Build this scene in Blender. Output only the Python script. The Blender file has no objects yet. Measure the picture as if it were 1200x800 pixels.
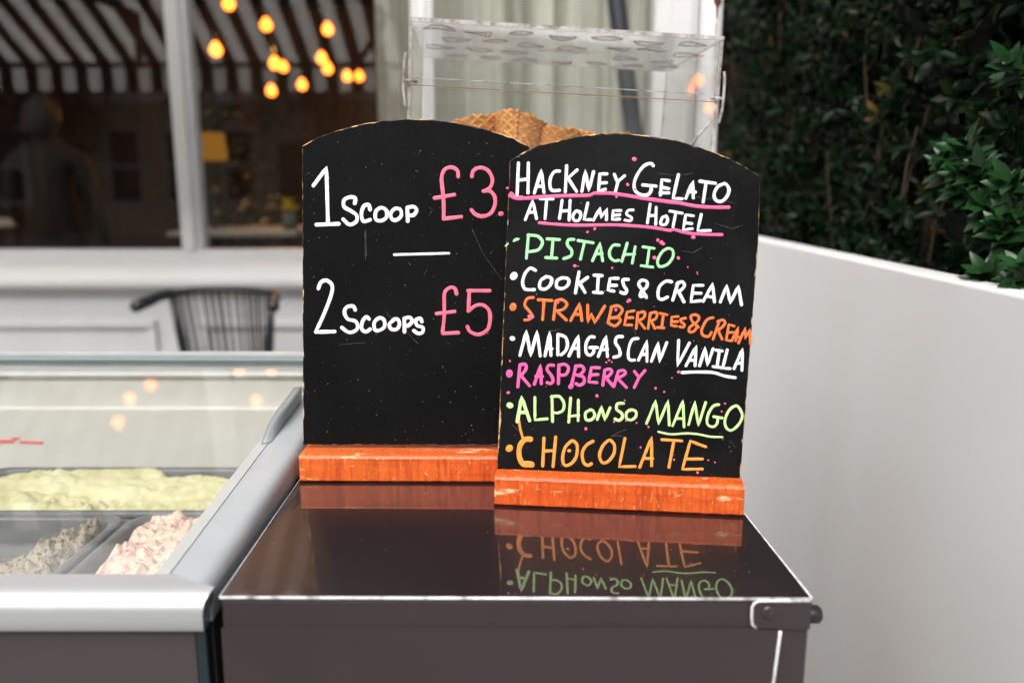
import bpy, math, random
import numpy as np
from mathutils import Vector, Matrix, noise
R = math.radians
random.seed(7)
sc = bpy.context.scene
col = sc.collection

# ------------------------------------------------------------------ camera, sky, sun, exposure
CAM_Z = 1.28
TILT = R(11.0)
FPX = 930.0                       # focal length in pixels of a 1200 px wide frame
cam_d = bpy.data.cameras.new("camera")
cam = bpy.data.objects.new("camera", cam_d)
col.objects.link(cam)
cam.location = (0, 0, CAM_Z)
cam.rotation_euler = (R(90) - TILT, 0, 0)
cam_d.sensor_width = 36.0
cam_d.lens = 36.0 * FPX / 1200.0
cam_d.clip_start = 0.05
cam_d.clip_end = 500
cam_d.dof.use_dof = True
cam_d.dof.focus_distance = 1.0
cam_d.dof.aperture_fstop = 2.2
cam_d.dof.aperture_blades = 8
sc.camera = cam

SUN_EL, SUN_AZ = R(46), R(199)    # azimuth of the sun, clockwise from +Y
w = bpy.data.worlds.new("World")
sc.world = w
w.use_nodes = True
nt = w.node_tree
for n in list(nt.nodes):
    nt.nodes.remove(n)
wo = nt.nodes.new("ShaderNodeOutputWorld")
bg = nt.nodes.new("ShaderNodeBackground")
sky = nt.nodes.new("ShaderNodeTexSky")
sky.sky_type = 'NISHITA'
sky.sun_disc = False
sky.sun_elevation = SUN_EL
sky.sun_rotation = SUN_AZ
sky.dust_density = 4.0
sky.ozone_density = 0.6
sky.air_density = 0.8
hs = nt.nodes.new("ShaderNodeHueSaturation")
hs.inputs['Saturation'].default_value = 0.25      # an overcast, nearly white sky
nt.links.new(sky.outputs[0], hs.inputs['Color'])
nt.links.new(hs.outputs[0], bg.inputs[0])
nt.links.new(bg.outputs[0], wo.inputs[0])
bg.inputs[1].default_value = 0.15
sd = bpy.data.lights.new("sun", 'SUN')
sun = bpy.data.objects.new("sun", sd)
col.objects.link(sun)
sd.energy = 1.5
sd.angle = R(55)
sd.color = (1.0, 0.96, 0.91)
d = Vector((math.sin(SUN_AZ) * math.cos(SUN_EL), math.cos(SUN_AZ) * math.cos(SUN_EL), math.sin(SUN_EL)))
sun.rotation_euler = d.to_track_quat('Z', 'Y').to_euler()
sc.view_settings.view_transform = 'Standard'
sc.view_settings.look = 'None'
sc.view_settings.gamma = 1.0
sc.view_settings.use_curve_mapping = False
sc.view_settings.exposure = 0.95
sc.render.engine = 'CYCLES'
sc.cycles.use_denoising = True
sc.cycles.max_bounces = 14
sc.cycles.transparent_max_bounces = 24
sc.cycles.glossy_bounces = 5
sc.cycles.sample_clamp_indirect = 6.0
sc.cycles.caustics_reflective = False
sc.cycles.caustics_refractive = False

# ------------------------------------------------------------------ pixel -> place
CT, ST = math.cos(TILT), math.sin(TILT)
ORG = Vector((0, 0, CAM_Z))


def ray(px, py):
    x = (px - 600) / FPX
    u = -(py - 400) / FPX
    return Vector((x, CT + u * ST, -ST + u * CT))


def at_y(px, py, y):
    r = ray(px, py)
    return ORG + r * (y / r.y)


def at_z(px, py, z):
    r = ray(px, py)
    return ORG + r * ((z - CAM_Z) / r.z)


def at_plane(px, py, p0, n):
    r = ray(px, py)
    return ORG + r * ((p0 - ORG).dot(n) / r.dot(n))


# ------------------------------------------------------------------ materials
def new_mat(name):
    m = bpy.data.materials.new(name)
    m.use_nodes = True
    t = m.node_tree
    for n in list(t.nodes):
        t.nodes.remove(n)
    return m, t, t.nodes.new("ShaderNodeOutputMaterial")


def rgba(c):
    return (c[0], c[1], c[2], 1.0)


def tex_noise(t, scale, detail=4.0, rough=0.55, stretch=None, coord='Object'):
    tc = t.nodes.new("ShaderNodeTexCoord")
    n = t.nodes.new("ShaderNodeTexNoise")
    n.inputs['Scale'].default_value = scale
    n.inputs['Detail'].default_value = detail
    n.inputs['Roughness'].default_value = rough
    if stretch:
        mp = t.nodes.new("ShaderNodeMapping")
        mp.inputs['Scale'].default_value = stretch
        t.links.new(tc.outputs[coord], mp.inputs[0])
        t.links.new(mp.outputs[0], n.inputs['Vector'])
    else:
        t.links.new(tc.outputs[coord], n.inputs['Vector'])
    return n


def ramp(t, src, lo, hi):
    r = t.nodes.new("ShaderNodeMapRange")
    r.inputs['From Min'].default_value = lo
    r.inputs['From Max'].default_value = hi
    r.clamp = True
    t.links.new(src, r.inputs['Value'])
    return r.outputs[0]


def mix_col(t, fac, a, b):
    m = t.nodes.new("ShaderNodeMix")
    m.data_type = 'RGBA'
    if isinstance(fac, float):
        m.inputs[0].default_value = fac
    else:
        t.links.new(fac, m.inputs[0])
    for k, v in ((6, a), (7, b)):
        if isinstance(v, tuple):
            m.inputs[k].default_value = rgba(v)
        else:
            t.links.new(v, m.inputs[k])
    return m.outputs[2]


def pbr(name, c, rough=0.5, metal=0.0, c2=None, scale=20.0, lo=0.35, hi=0.7, bump=0.0, bscale=None, bdist=0.002,
        coat=0.0, coat_rough=0.05, spec=0.5, stretch=None, sss=0.0, ior=1.5, rvar=0.0):
    m, t, out = new_mat(name)
    p = t.nodes.new("ShaderNodeBsdfPrincipled")
    p.inputs['Roughness'].default_value = rough
    p.inputs['Metallic'].default_value = metal
    p.inputs['Coat Weight'].default_value = coat
    p.inputs['Coat Roughness'].default_value = coat_rough
    p.inputs['Specular IOR Level'].default_value = spec
    p.inputs['IOR'].default_value = ior
    if sss:
        p.inputs['Subsurface Weight'].default_value = sss
        p.inputs['Subsurface Radius'].default_value = (0.01, 0.008, 0.006)
        p.inputs['Subsurface Scale'].default_value = 0.5
    if c2 is None:
        c2 = tuple(min(1.0, v * 0.88) for v in c)
    n = tex_noise(t, scale, stretch=stretch)
    t.links.new(mix_col(t, ramp(t, n.outputs[0], lo, hi), c, c2), p.inputs['Base Color'])
    if rvar:
        q = t.nodes.new("ShaderNodeMapRange")
        q.inputs['To Min'].default_value = max(0.0, rough - rvar)
        q.inputs['To Max'].default_value = rough + rvar
        n3 = tex_noise(t, scale * 1.7)
        t.links.new(n3.outputs[0], q.inputs['Value'])
        t.links.new(q.outputs[0], p.inputs['Roughness'])
    if bump:
        b = t.nodes.new("ShaderNodeBump")
        b.inputs['Strength'].default_value = bump
        b.inputs['Distance'].default_value = bdist
        n2 = tex_noise(t, bscale or scale * 4, stretch=stretch)
        t.links.new(n2.outputs[0], b.inputs['Height'])
        t.links.new(b.outputs[0], p.inputs['Normal'])
    t.links.new(p.outputs[0], out.inputs[0])
    return m


def schlick(t, f0):
    """Fresnel mirror weight of a thin sheet, the same from both sides."""
    g = t.nodes.new("ShaderNodeNewGeometry")
    dt = t.nodes.new("ShaderNodeVectorMath")
    dt.operation = 'DOT_PRODUCT'
    t.links.new(g.outputs['Normal'], dt.inputs[0])
    t.links.new(g.outputs['Incoming'], dt.inputs[1])

    def mth(op, a, b=None, c=None):
        n = t.nodes.new("ShaderNodeMath")
        n.operation = op
        for k, v in enumerate((a, b, c)):
            if v is None:
                continue
            if isinstance(v, (int, float)):
                n.inputs[k].default_value = v
            else:
                t.links.new(v, n.inputs[k])
        return n.outputs[0]
    c = mth('ABSOLUTE', dt.outputs['Value'])
    q = mth('POWER', mth('SUBTRACT', 1.0, c), 5.0)
    return mth('MULTIPLY_ADD', q, 1.0 - f0, f0)


def thin_glass(name, tint=(1, 1, 1), refl=1.0, rough=0.0, dirt_haze=0.0, floor=0.0, ior=1.5, dirt_haze_col=(0.8, 0.8, 0.78)):
    """A thin clear sheet: transparent plus a Fresnel mirror and a trace of dust and painted haze."""
    m, t, out = new_mat(name)
    tr = t.nodes.new("ShaderNodeBsdfTransparent")
    tr.inputs[0].default_value = rgba(tint)
    gl = t.nodes.new("ShaderNodeBsdfGlossy")
    gl.inputs['Roughness'].default_value = rough
    gl.inputs['Color'].default_value = (1, 1, 1, 1)
    fr_out = schlick(t, ((ior - 1) / (ior + 1)) ** 2)
    ma = t.nodes.new("ShaderNodeMath")
    ma.operation = 'MULTIPLY_ADD'
    ma.use_clamp = True
    t.links.new(fr_out, ma.inputs[0])
    ma.inputs[1].default_value = refl
    ma.inputs[2].default_value = floor
    mx = t.nodes.new("ShaderNodeMixShader")
    t.links.new(ma.outputs[0], mx.inputs[0])
    t.links.new(tr.outputs[0], mx.inputs[1])
    t.links.new(gl.outputs[0], mx.inputs[2])
    last = mx
    if dirt_haze:
        df = t.nodes.new("ShaderNodeBsdfDiffuse")
        df.inputs[0].default_value = rgba(dirt_haze_col)
        n = tex_noise(t, 14, 8, 0.7)
        r = t.nodes.new("ShaderNodeMapRange")
        r.inputs['From Min'].default_value = 0.35
        r.inputs['From Max'].default_value = 0.8
        r.inputs['To Min'].default_value = dirt_haze * 0.35
        r.inputs['To Max'].default_value = dirt_haze * 2.2
        t.links.new(n.outputs[0], r.inputs['Value'])
        mx2 = t.nodes.new("ShaderNodeMixShader")
        t.links.new(r.outputs[0], mx2.inputs[0])
        t.links.new(mx.outputs[0], mx2.inputs[1])
        t.links.new(df.outputs[0], mx2.inputs[2])
        last = mx2
    t.links.new(last.outputs[0], out.inputs[0])
    return m


def cloth(name, c, trans=0.5, c2=None, scale=6):
    m, t, out = new_mat(name)
    df = t.nodes.new("ShaderNodeBsdfDiffuse")
    tl = t.nodes.new("ShaderNodeBsdfTranslucent")
    n = tex_noise(t, scale)
    cc = mix_col(t, ramp(t, n.outputs[0], 0.3, 0.7), c, c2 or tuple(v * 0.85 for v in c))
    t.links.new(cc, df.inputs[0])
    t.links.new(cc, tl.inputs[0])
    mx = t.nodes.new("ShaderNodeMixShader")
    mx.inputs[0].default_value = trans
    t.links.new(df.outputs[0], mx.inputs[1])
    t.links.new(tl.outputs[0], mx.inputs[2])
    t.links.new(mx.outputs[0], out.inputs[0])
    return m


def glow(name, c, s):
    m, t, out = new_mat(name)
    e = t.nodes.new("ShaderNodeEmission")
    e.inputs[0].default_value = rgba(c)
    e.inputs[1].default_value = s
    t.links.new(e.outputs[0], out.inputs[0])
    return m


def chalk_mat(name, base, haze, haze_amt, seed):
    """Matt black board paint with rubbed-out chalk haze, pin-prick specks and hairline scratches."""
    m, t, out = new_mat(name)
    p = t.nodes.new("ShaderNodeBsdfPrincipled")
    tc = t.nodes.new("ShaderNodeTexCoord")
    mp = t.nodes.new("ShaderNodeMapping")
    mp.inputs['Location'].default_value = (seed, seed * 2.3, 0)
    t.links.new(tc.outputs['Object'], mp.inputs[0])

    def nz(scale, detail, rough):
        n = t.nodes.new("ShaderNodeTexNoise")
        n.inputs['Scale'].default_value = scale
        n.inputs['Detail'].default_value = detail
        n.inputs['Roughness'].default_value = rough
        t.links.new(mp.outputs[0], n.inputs['Vector'])
        return n.outputs[0]
    c = mix_col(t, ramp(t, nz(7, 6, 0.65), 0.42, 0.75), base, tuple(b + (h - b) * haze_amt for b, h in zip(base, haze)))
    c = mix_col(t, ramp(t, nz(420, 2, 0.6), 0.70, 0.78), c, (0.10, 0.10, 0.105))
    c = mix_col(t, ramp(t, nz(900, 3, 0.8), 0.25, 0.85), c, (0.0075, 0.0075, 0.008))
    # sparse specks
    vo = t.nodes.new("ShaderNodeTexVoronoi")
    vo.inputs['Scale'].default_value = 95
    t.links.new(mp.outputs[0], vo.inputs['Vector'])
    sp = ramp(t, vo.outputs['Distance'], 0.09, 0.04)
    gate = ramp(t, nz(16, 3, 0.7), 0.52, 0.62)
    mu = t.nodes.new("ShaderNodeMath")
    mu.operation = 'MULTIPLY'
    t.links.new(sp, mu.inputs[0])
    t.links.new(gate, mu.inputs[1])
    c = mix_col(t, mu.outputs[0], c, (0.22, 0.22, 0.22))
    t.links.new(c, p.inputs['Base Color'])
    p.inputs['Roughness'].default_value = 0.5
    p.inputs['Specular IOR Level'].default_value = 0.06
    b = t.nodes.new("ShaderNodeBump")
    b.inputs['Strength'].default_value = 0.12
    b.inputs['Distance'].default_value = 0.0006
    t.links.new(nz(500, 3, 0.6), b.inputs['Height'])
    t.links.new(b.outputs[0], p.inputs['Normal'])
    t.links.new(p.outputs[0], out.inputs[0])
    return m


def ledge_mat(name, seed):
    """Orange brushed paint over pale wood, rubbed through in spots."""
    m, t, out = new_mat(name)
    p = t.nodes.new("ShaderNodeBsdfPrincipled")
    tc = t.nodes.new("ShaderNodeTexCoord")
    mp = t.nodes.new("ShaderNodeMapping")
    mp.inputs['Location'].default_value = (seed, seed, seed)
    t.links.new(tc.outputs['Object'], mp.inputs[0])

    def nz(scale, detail, rough, st):
        q = t.nodes.new("ShaderNodeMapping")
        q.inputs['Scale'].default_value = st
        t.links.new(mp.outputs[0], q.inputs[0])
        n = t.nodes.new("ShaderNodeTexNoise")
        n.inputs['Scale'].default_value = scale
        n.inputs['Detail'].default_value = detail
        n.inputs['Roughness'].default_value = rough
        t.links.new(q.outputs[0], n.inputs['Vector'])
        return n.outputs[0]
    c = mix_col(t, ramp(t, nz(16, 5, 0.65, (0.6, 1, 1)), 0.35, 0.72), (0.62, 0.080, 0.010), (0.74, 0.155, 0.024))
    c = mix_col(t, ramp(t, nz(210, 4, 0.65, (1, 1, 0.07)), 0.45, 0.75), c, (0.36, 0.040, 0.006))
    c = mix_col(t, ramp(t, nz(70, 5, 0.65, (0.10, 1, 1.6)), 0.52, 0.80), c, (0.40, 0.048, 0.008))
    c = mix_col(t, ramp(t, nz(260, 3, 0.6, (1, 1, 0.3)), 0.60, 0.78), c, (0.80, 0.32, 0.10))
    c = mix_col(t, ramp(t, nz(34, 5, 0.7, (0.45, 1, 1.6)), 0.61, 0.69), c, (0.82, 0.55, 0.30))
    c = mix_col(t, ramp(t, nz(75, 4, 0.7, (0.6, 1, 1)), 0.66, 0.73), c, (0.85, 0.78, 0.66))
    c = mix_col(t, ramp(t, nz(60, 4, 0.6, (0.3, 1, 2.0)), 0.70, 0.82), c, (0.30, 0.030, 0.006))
    t.links.new(c, p.inputs['Base Color'])
    p.inputs['Roughness'].default_value = 0.42
    b = t.nodes.new("ShaderNodeBump")
    b.inputs['Strength'].default_value = 0.55
    b.inputs['Distance'].default_value = 0.0014
    t.links.new(nz(160, 4, 0.6, (1, 1, 0.25)), b.inputs['Height'])
    t.links.new(b.outputs[0], p.inputs['Normal'])
    t.links.new(p.outputs[0], out.inputs[0])
    return m


M = {}
M['board_a'] = chalk_mat("board_black_a", (0.0028, 0.0028, 0.0030), (0.030, 0.030, 0.033), 0.22, 1.3)
M['board_b'] = chalk_mat("board_black_b", (0.0032, 0.0032, 0.0034), (0.045, 0.047, 0.051), 0.30, 5.1)
M['edge_wood'] = pbr("raw_edge_wood", (0.62, 0.36, 0.16), 0.7, c2=(0.03, 0.022, 0.018), scale=70, lo=0.46, hi=0.52)
M['ledge_a'] = ledge_mat("orange_ledge_a", 2.0)
M['ledge_b'] = ledge_mat("orange_ledge_b", 9.4)


def paint(name, c):
    """Marker ink: uneven coverage, thin streaks where the board shows through."""
    m, t, out = new_mat(name)
    p = t.nodes.new("ShaderNodeBsdfPrincipled")
    p.inputs['Roughness'].default_value = 0.5
    n1 = tex_noise(t, 120, 4, 0.6)
    n2 = tex_noise(t, 430, 4, 0.7)
    q = mix_col(t, ramp(t, n1.outputs[0], 0.42, 0.8), c, tuple(v * 0.70 for v in c))
    q = mix_col(t, ramp(t, n2.outputs[0], 0.60, 0.76), q, tuple(v * 0.30 + 0.004 for v in c))
    t.links.new(q, p.inputs['Base Color'])
    t.links.new(p.outputs[0], out.inputs[0])
    return m


M['p_white'] = paint("marker_white", (0.86, 0.87, 0.89))
M['p_pink'] = paint("marker_pink", (0.90, 0.16, 0.25))
M['p_hot'] = paint("marker_hot_pink", (0.92, 0.12, 0.30))
M['p_mag'] = paint("marker_magenta", (0.86, 0.11, 0.36))
M['p_green'] = paint("marker_green", (0.36, 0.80, 0.38))
M['p_lime'] = paint("marker_lime", (0.56, 0.86, 0.34))
M['p_orange'] = paint("marker_orange", (0.92, 0.17, 0.035))
M['p_amber'] = paint("marker_amber", (0.93, 0.33, 0.055))

M['cab'] = pbr("plum_brown_enamel", (0.015, 0.009, 0.011), 0.30, c2=(0.012, 0.007, 0.009), scale=9, coat=1.0, coat_rough=0.015,
               spec=0.5)
M['cab'].node_tree.nodes['Principled BSDF'].inputs['Coat IOR'].default_value = 1.8
M['cab_front'] = pbr("plum_brown_enamel_front", (0.031, 0.021, 0.023), 0.36, c2=(0.025, 0.017, 0.019), scale=6, coat=0.2,
                     coat_rough=0.06, bump=0.05, bscale=3, bdist=0.01)
M['cab_edge'] = pbr("worn_highlight_edge", (0.80, 0.80, 0.80), 0.3, 0.2, c2=(0.20, 0.18, 0.18), scale=70, lo=0.50, hi=0.72)  # pale wear that also paints in the sky highlight on metal edges
M['rubber'] = pbr("black_rubber", (0.015, 0.015, 0.016), 0.45)
M['alu'] = pbr("anodised_aluminium", (0.52, 0.535, 0.54), 0.36, 0.6, c2=(0.47, 0.49, 0.50), scale=5, stretch=(0.3, 1, 1), rvar=0.05)
M['grey_plastic'] = pbr("grey_rail_plastic", (0.36, 0.385, 0.40), 0.38, c2=(0.31, 0.335, 0.35), scale=14, bump=0.05, bscale=300,
                        bdist=0.0005)
M['liner'] = pbr("freezer_liner_white", (0.58, 0.57, 0.53), 0.42, c2=(0.55, 0.54, 0.50), scale=8)
M['frz_body'] = pbr("freezer_brown_panel", (0.050, 0.041, 0.041), 0.4, c2=(0.044, 0.036, 0.037), scale=5)
M['teal'] = pbr("teal_edge_strip", (0.008, 0.019, 0.026), 0.4)
M['red_mark'] = pbr("red_load_mark", (0.75, 0.10, 0.08), 0.5)
M['lid_glass'] = thin_glass("freezer_lid_glass", (0.985, 0.995, 0.985), 1.0, 0.0, 0.05, 0.01)  # the dust share also paints in the lid's broad pale reflections
M['pan'] = pbr("smoke_grey_pan", (0.085, 0.09, 0.093), 0.3, 0.0, c2=(0.07, 0.075, 0.078), scale=12)
M['pistachio'] = pbr("pistachio_gelato", (0.54, 0.52, 0.31), 0.5, c2=(0.42, 0.39, 0.18), scale=18, bump=0.6, bscale=160,  # olive second tone paints shadows into the gelato
                     bdist=0.003, sss=0.05)
M['acrylic'] = thin_glass("clear_acrylic", (0.975, 0.98, 0.975), 0.9, 0.0, 0.016, 0.004)
M['acr_edge'] = None
M['wafer'] = pbr("wafer_brown", (0.60, 0.225, 0.050), 0.6, c2=(0.50, 0.17, 0.035), scale=90, bump=0.3, bscale=600, bdist=0.0008)
M['wafer_rib'] = pbr("wafer_rib_gold", (0.84, 0.41, 0.11), 0.6, c2=(0.74, 0.33, 0.08), scale=120)
M['white_paint'] = pbr("white_gloss_paint", (0.80, 0.80, 0.80), 0.35, c2=(0.76, 0.76, 0.755), scale=3)
M['shaded_white_paint'] = pbr("shaded_white_paint", (0.60, 0.60, 0.60), 0.4, c2=(0.56, 0.56, 0.555), scale=3)  # darker copy of the white paint, with the pilaster's shade in its colour
M['grey_paint'] = pbr("pale_grey_paint", (0.62, 0.63, 0.64), 0.42, c2=(0.58, 0.59, 0.60), scale=3)
M['render_wall'] = pbr("smooth_white_render", (0.76, 0.755, 0.75), 0.55, c2=(0.735, 0.73, 0.725), scale=3.0, bump=0.06, bscale=70, bdist=0.002)
M['pole'] = pbr("white_pole_paint", (0.58, 0.58, 0.575), 0.4, c2=(0.22, 0.12, 0.07), scale=26, lo=0.685, hi=0.70, stretch=(1, 1, 0.22))
M['shop_glass'] = thin_glass("shop_window_glass", (0.92, 0.92, 0.90), 1.8, 0.0, 0.0, 0.005)
M['curtain'] = cloth("sage_curtain_voile", (0.60, 0.61, 0.54), 0.15)
M['post'] = pbr("blue_black_post", (0.012, 0.016, 0.022), 0.5, spec=0.2)
M['dark_wood'] = pbr("interior_dark_wood", (0.055, 0.028, 0.014), 0.5, c2=(0.035, 0.018, 0.010), scale=4, stretch=(4, 4, 0.5))
M['int_wall'] = pbr("interior_brown_wall", (0.12, 0.062, 0.030), 0.6, c2=(0.09, 0.045, 0.022), scale=2)
M['int_ceiling'] = pbr("interior_ceiling", (0.055, 0.042, 0.035), 0.6)
M['bulb'] = glow("warm_bulb", (1.0, 0.21, 0.022), 4.2)
M['shade'] = glow("lit_yellow_shade", (1.0, 0.40, 0.035), 0.14)
M['black_wood'] = pbr("black_stained_wood", (0.012, 0.015, 0.017), 0.35)
M['cord'] = pbr("brown_paper_cord", (0.060, 0.044, 0.036), 0.75, c2=(0.035, 0.026, 0.022), scale=60)
M['cloth_white'] = pbr("white_table_linen", (0.62, 0.60, 0.55), 0.7)
M['leaf_dark'] = pbr("plant_leaf", (0.022, 0.045, 0.018), 0.45)
M['flower'] = pbr("yellow_flower", (0.70, 0.55, 0.05), 0.6)
M['pot'] = pbr("grey_glass_vase", (0.20, 0.22, 0.20), 0.2)
M['leaf'] = None
M['twig'] = pbr("hedge_twig", (0.060, 0.036, 0.018), 0.8)
M['stone'] = pbr("paving_stone", (0.26, 0.25, 0.235), 0.75, c2=(0.21, 0.20, 0.19), scale=3)
M['asphalt'] = pbr("asphalt", (0.05, 0.05, 0.052), 0.85, c2=(0.04, 0.04, 0.042), scale=30)
M['kerb'] = pbr("kerb_granite", (0.33, 0.32, 0.31), 0.7, scale=40)
M['awn_w'] = cloth("awning_white_canvas", (0.88, 0.87, 0.84), 0.75)
M['awn_d'] = cloth("awning_charcoal_canvas", (0.035, 0.033, 0.035), 0.2)
M['cream'] = pbr("cream_stucco", (0.60, 0.50, 0.35), 0.75, c2=(0.44, 0.36, 0.25), scale=2.5)
M['brick'] = pbr("brown_brick", (0.20, 0.11, 0.07), 0.8, c2=(0.15, 0.08, 0.05), scale=12)
M['slate'] = pbr("roof_slate", (0.09, 0.09, 0.10), 0.6, scale=10)
M['dark_glass'] = pbr("house_window_glass", (0.03, 0.035, 0.04), 0.08)
M['skin'] = pbr("skin", (0.42, 0.25, 0.18), 0.5)
M['hair'] = pbr("dark_hair", (0.012, 0.009, 0.008), 0.6)
M['jacket'] = pbr("brown_jacket", (0.020, 0.011, 0.007), 0.8)
M['trousers'] = pbr("dark_trousers", (0.02, 0.02, 0.024), 0.8)


def edge_mat():
    m, t, out = new_mat("acrylic_cut_edge")
    tr = t.nodes.new("ShaderNodeBsdfTransparent")
    p = t.nodes.new("ShaderNodeBsdfPrincipled")
    n = tex_noise(t, 45, 5, 0.7)
    t.links.new(mix_col(t, ramp(t, n.outputs[0], 0.42, 0.6), (0.58, 0.55, 0.54), (0.20, 0.17, 0.17)), p.inputs['Base Color'])
    p.inputs['Roughness'].default_value = 0.12
    mx = t.nodes.new("ShaderNodeMixShader")
    mx.inputs[0].default_value = 0.62
    t.links.new(tr.outputs[0], mx.inputs[1])
    t.links.new(p.outputs[0], mx.inputs[2])
    t.links.new(mx.outputs[0], out.inputs[0])
    return m


def frost_mat():
    """The box's top: clear sheet over white tracing-paper-like film."""
    m, t, out = new_mat("filmed_acrylic_top")
    tr = t.nodes.new("ShaderNodeBsdfTransparent")
    df = t.nodes.new("ShaderNodeBsdfDiffuse")
    df.inputs[0].default_value = (0.82, 0.81, 0.79, 1)
    tl = t.nodes.new("ShaderNodeBsdfTranslucent")
    tl.inputs[0].default_value = (0.82, 0.81, 0.79, 1)
    a = t.nodes.new("ShaderNodeMixShader")
    a.inputs[0].default_value = 0.5
    t.links.new(df.outputs[0], a.inputs[1])
    t.links.new(tl.outputs[0], a.inputs[2])
    b = t.nodes.new("ShaderNodeMixShader")
    b.inputs[0].default_value = 0.30
    t.links.new(tr.outputs[0], b.inputs[1])
    t.links.new(a.outputs[0], b.inputs[2])
    gl = t.nodes.new("ShaderNodeBsdfGlossy")
    gl.inputs['Roughness'].default_value = 0.03
    c = t.nodes.new("ShaderNodeMixShader")
    t.links.new(schlick(t, 0.04), c.inputs[0])
    t.links.new(b.outputs[0], c.inputs[1])
    t.links.new(gl.outputs[0], c.inputs[2])
    t.links.new(c.outputs[0], out.inputs[0])
    return m


def leaf_mat():
    m, t, out = new_mat("hedge_leaf")
    p = t.nodes.new("ShaderNodeBsdfPrincipled")
    g = t.nodes.new("ShaderNodeNewGeometry")
    r = t.nodes.new("ShaderNodeValToRGB")
    e = r.color_ramp.elements
    e[0].color = (0.0018, 0.005, 0.002, 1)
    e[1].color = (0.0065, 0.021, 0.006, 1)
    e[1].position = 0.965
    e2 = e.new(0.995)
    e2.color = (0.10, 0.06, 0.015, 1)
    t.links.new(g.outputs['Random Per Island'], r.inputs[0])
    t.links.new(r.outputs[0], p.inputs['Base Color'])
    p.inputs['Roughness'].default_value = 0.38
    p.inputs['Specular IOR Level'].default_value = 0.13
    t.links.new(p.outputs[0], out.inputs[0])
    return m


def cookie_mat(name, a, b, dark, lo, hi, scale, dscale):
    m, t, out = new_mat(name)
    p = t.nodes.new("ShaderNodeBsdfPrincipled")
    n = tex_noise(t, scale, 6, 0.65)
    c = mix_col(t, ramp(t, n.outputs[0], 0.35, 0.7), a, b)
    n2 = tex_noise(t, dscale, 6, 0.75)
    c = mix_col(t, ramp(t, n2.outputs[0], lo, hi), c, dark)
    t.links.new(c, p.inputs['Base Color'])
    p.inputs['Roughness'].default_value = 0.55
    p.inputs['Subsurface Weight'].default_value = 0.1
    p.inputs['Subsurface Radius'].default_value = (0.008, 0.005, 0.004)
    b_ = t.nodes.new("ShaderNodeBump")
    b_.inputs['Strength'].default_value = 0.5
    b_.inputs['Distance'].default_value = 0.003
    n3 = tex_noise(t, 190, 5, 0.7)
    t.links.new(n3.outputs[0], b_.inputs['Height'])
    t.links.new(b_.outputs[0], p.inputs['Normal'])
    t.links.new(p.outputs[0], out.inputs[0])
    return m


M['acr_edge'] = edge_mat()
M['film'] = frost_mat()
M['leaf'] = leaf_mat()
M['leaf_fresh'] = pbr("hedge_leaf_fresh", (0.013, 0.058, 0.012), 0.34, c2=(0.006, 0.026, 0.007), scale=14, spec=0.45)
M['cookie'] = cookie_mat("cookie_gelato", (0.33, 0.28, 0.20), (0.20, 0.16, 0.115), (0.03, 0.024, 0.02), 0.52, 0.58, 30, 110)
M['berry'] = cookie_mat("berry_ripple_gelato", (0.60, 0.42, 0.35), (0.62, 0.53, 0.40), (0.46, 0.07, 0.11), 0.52, 0.66, 22, 34)


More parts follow.
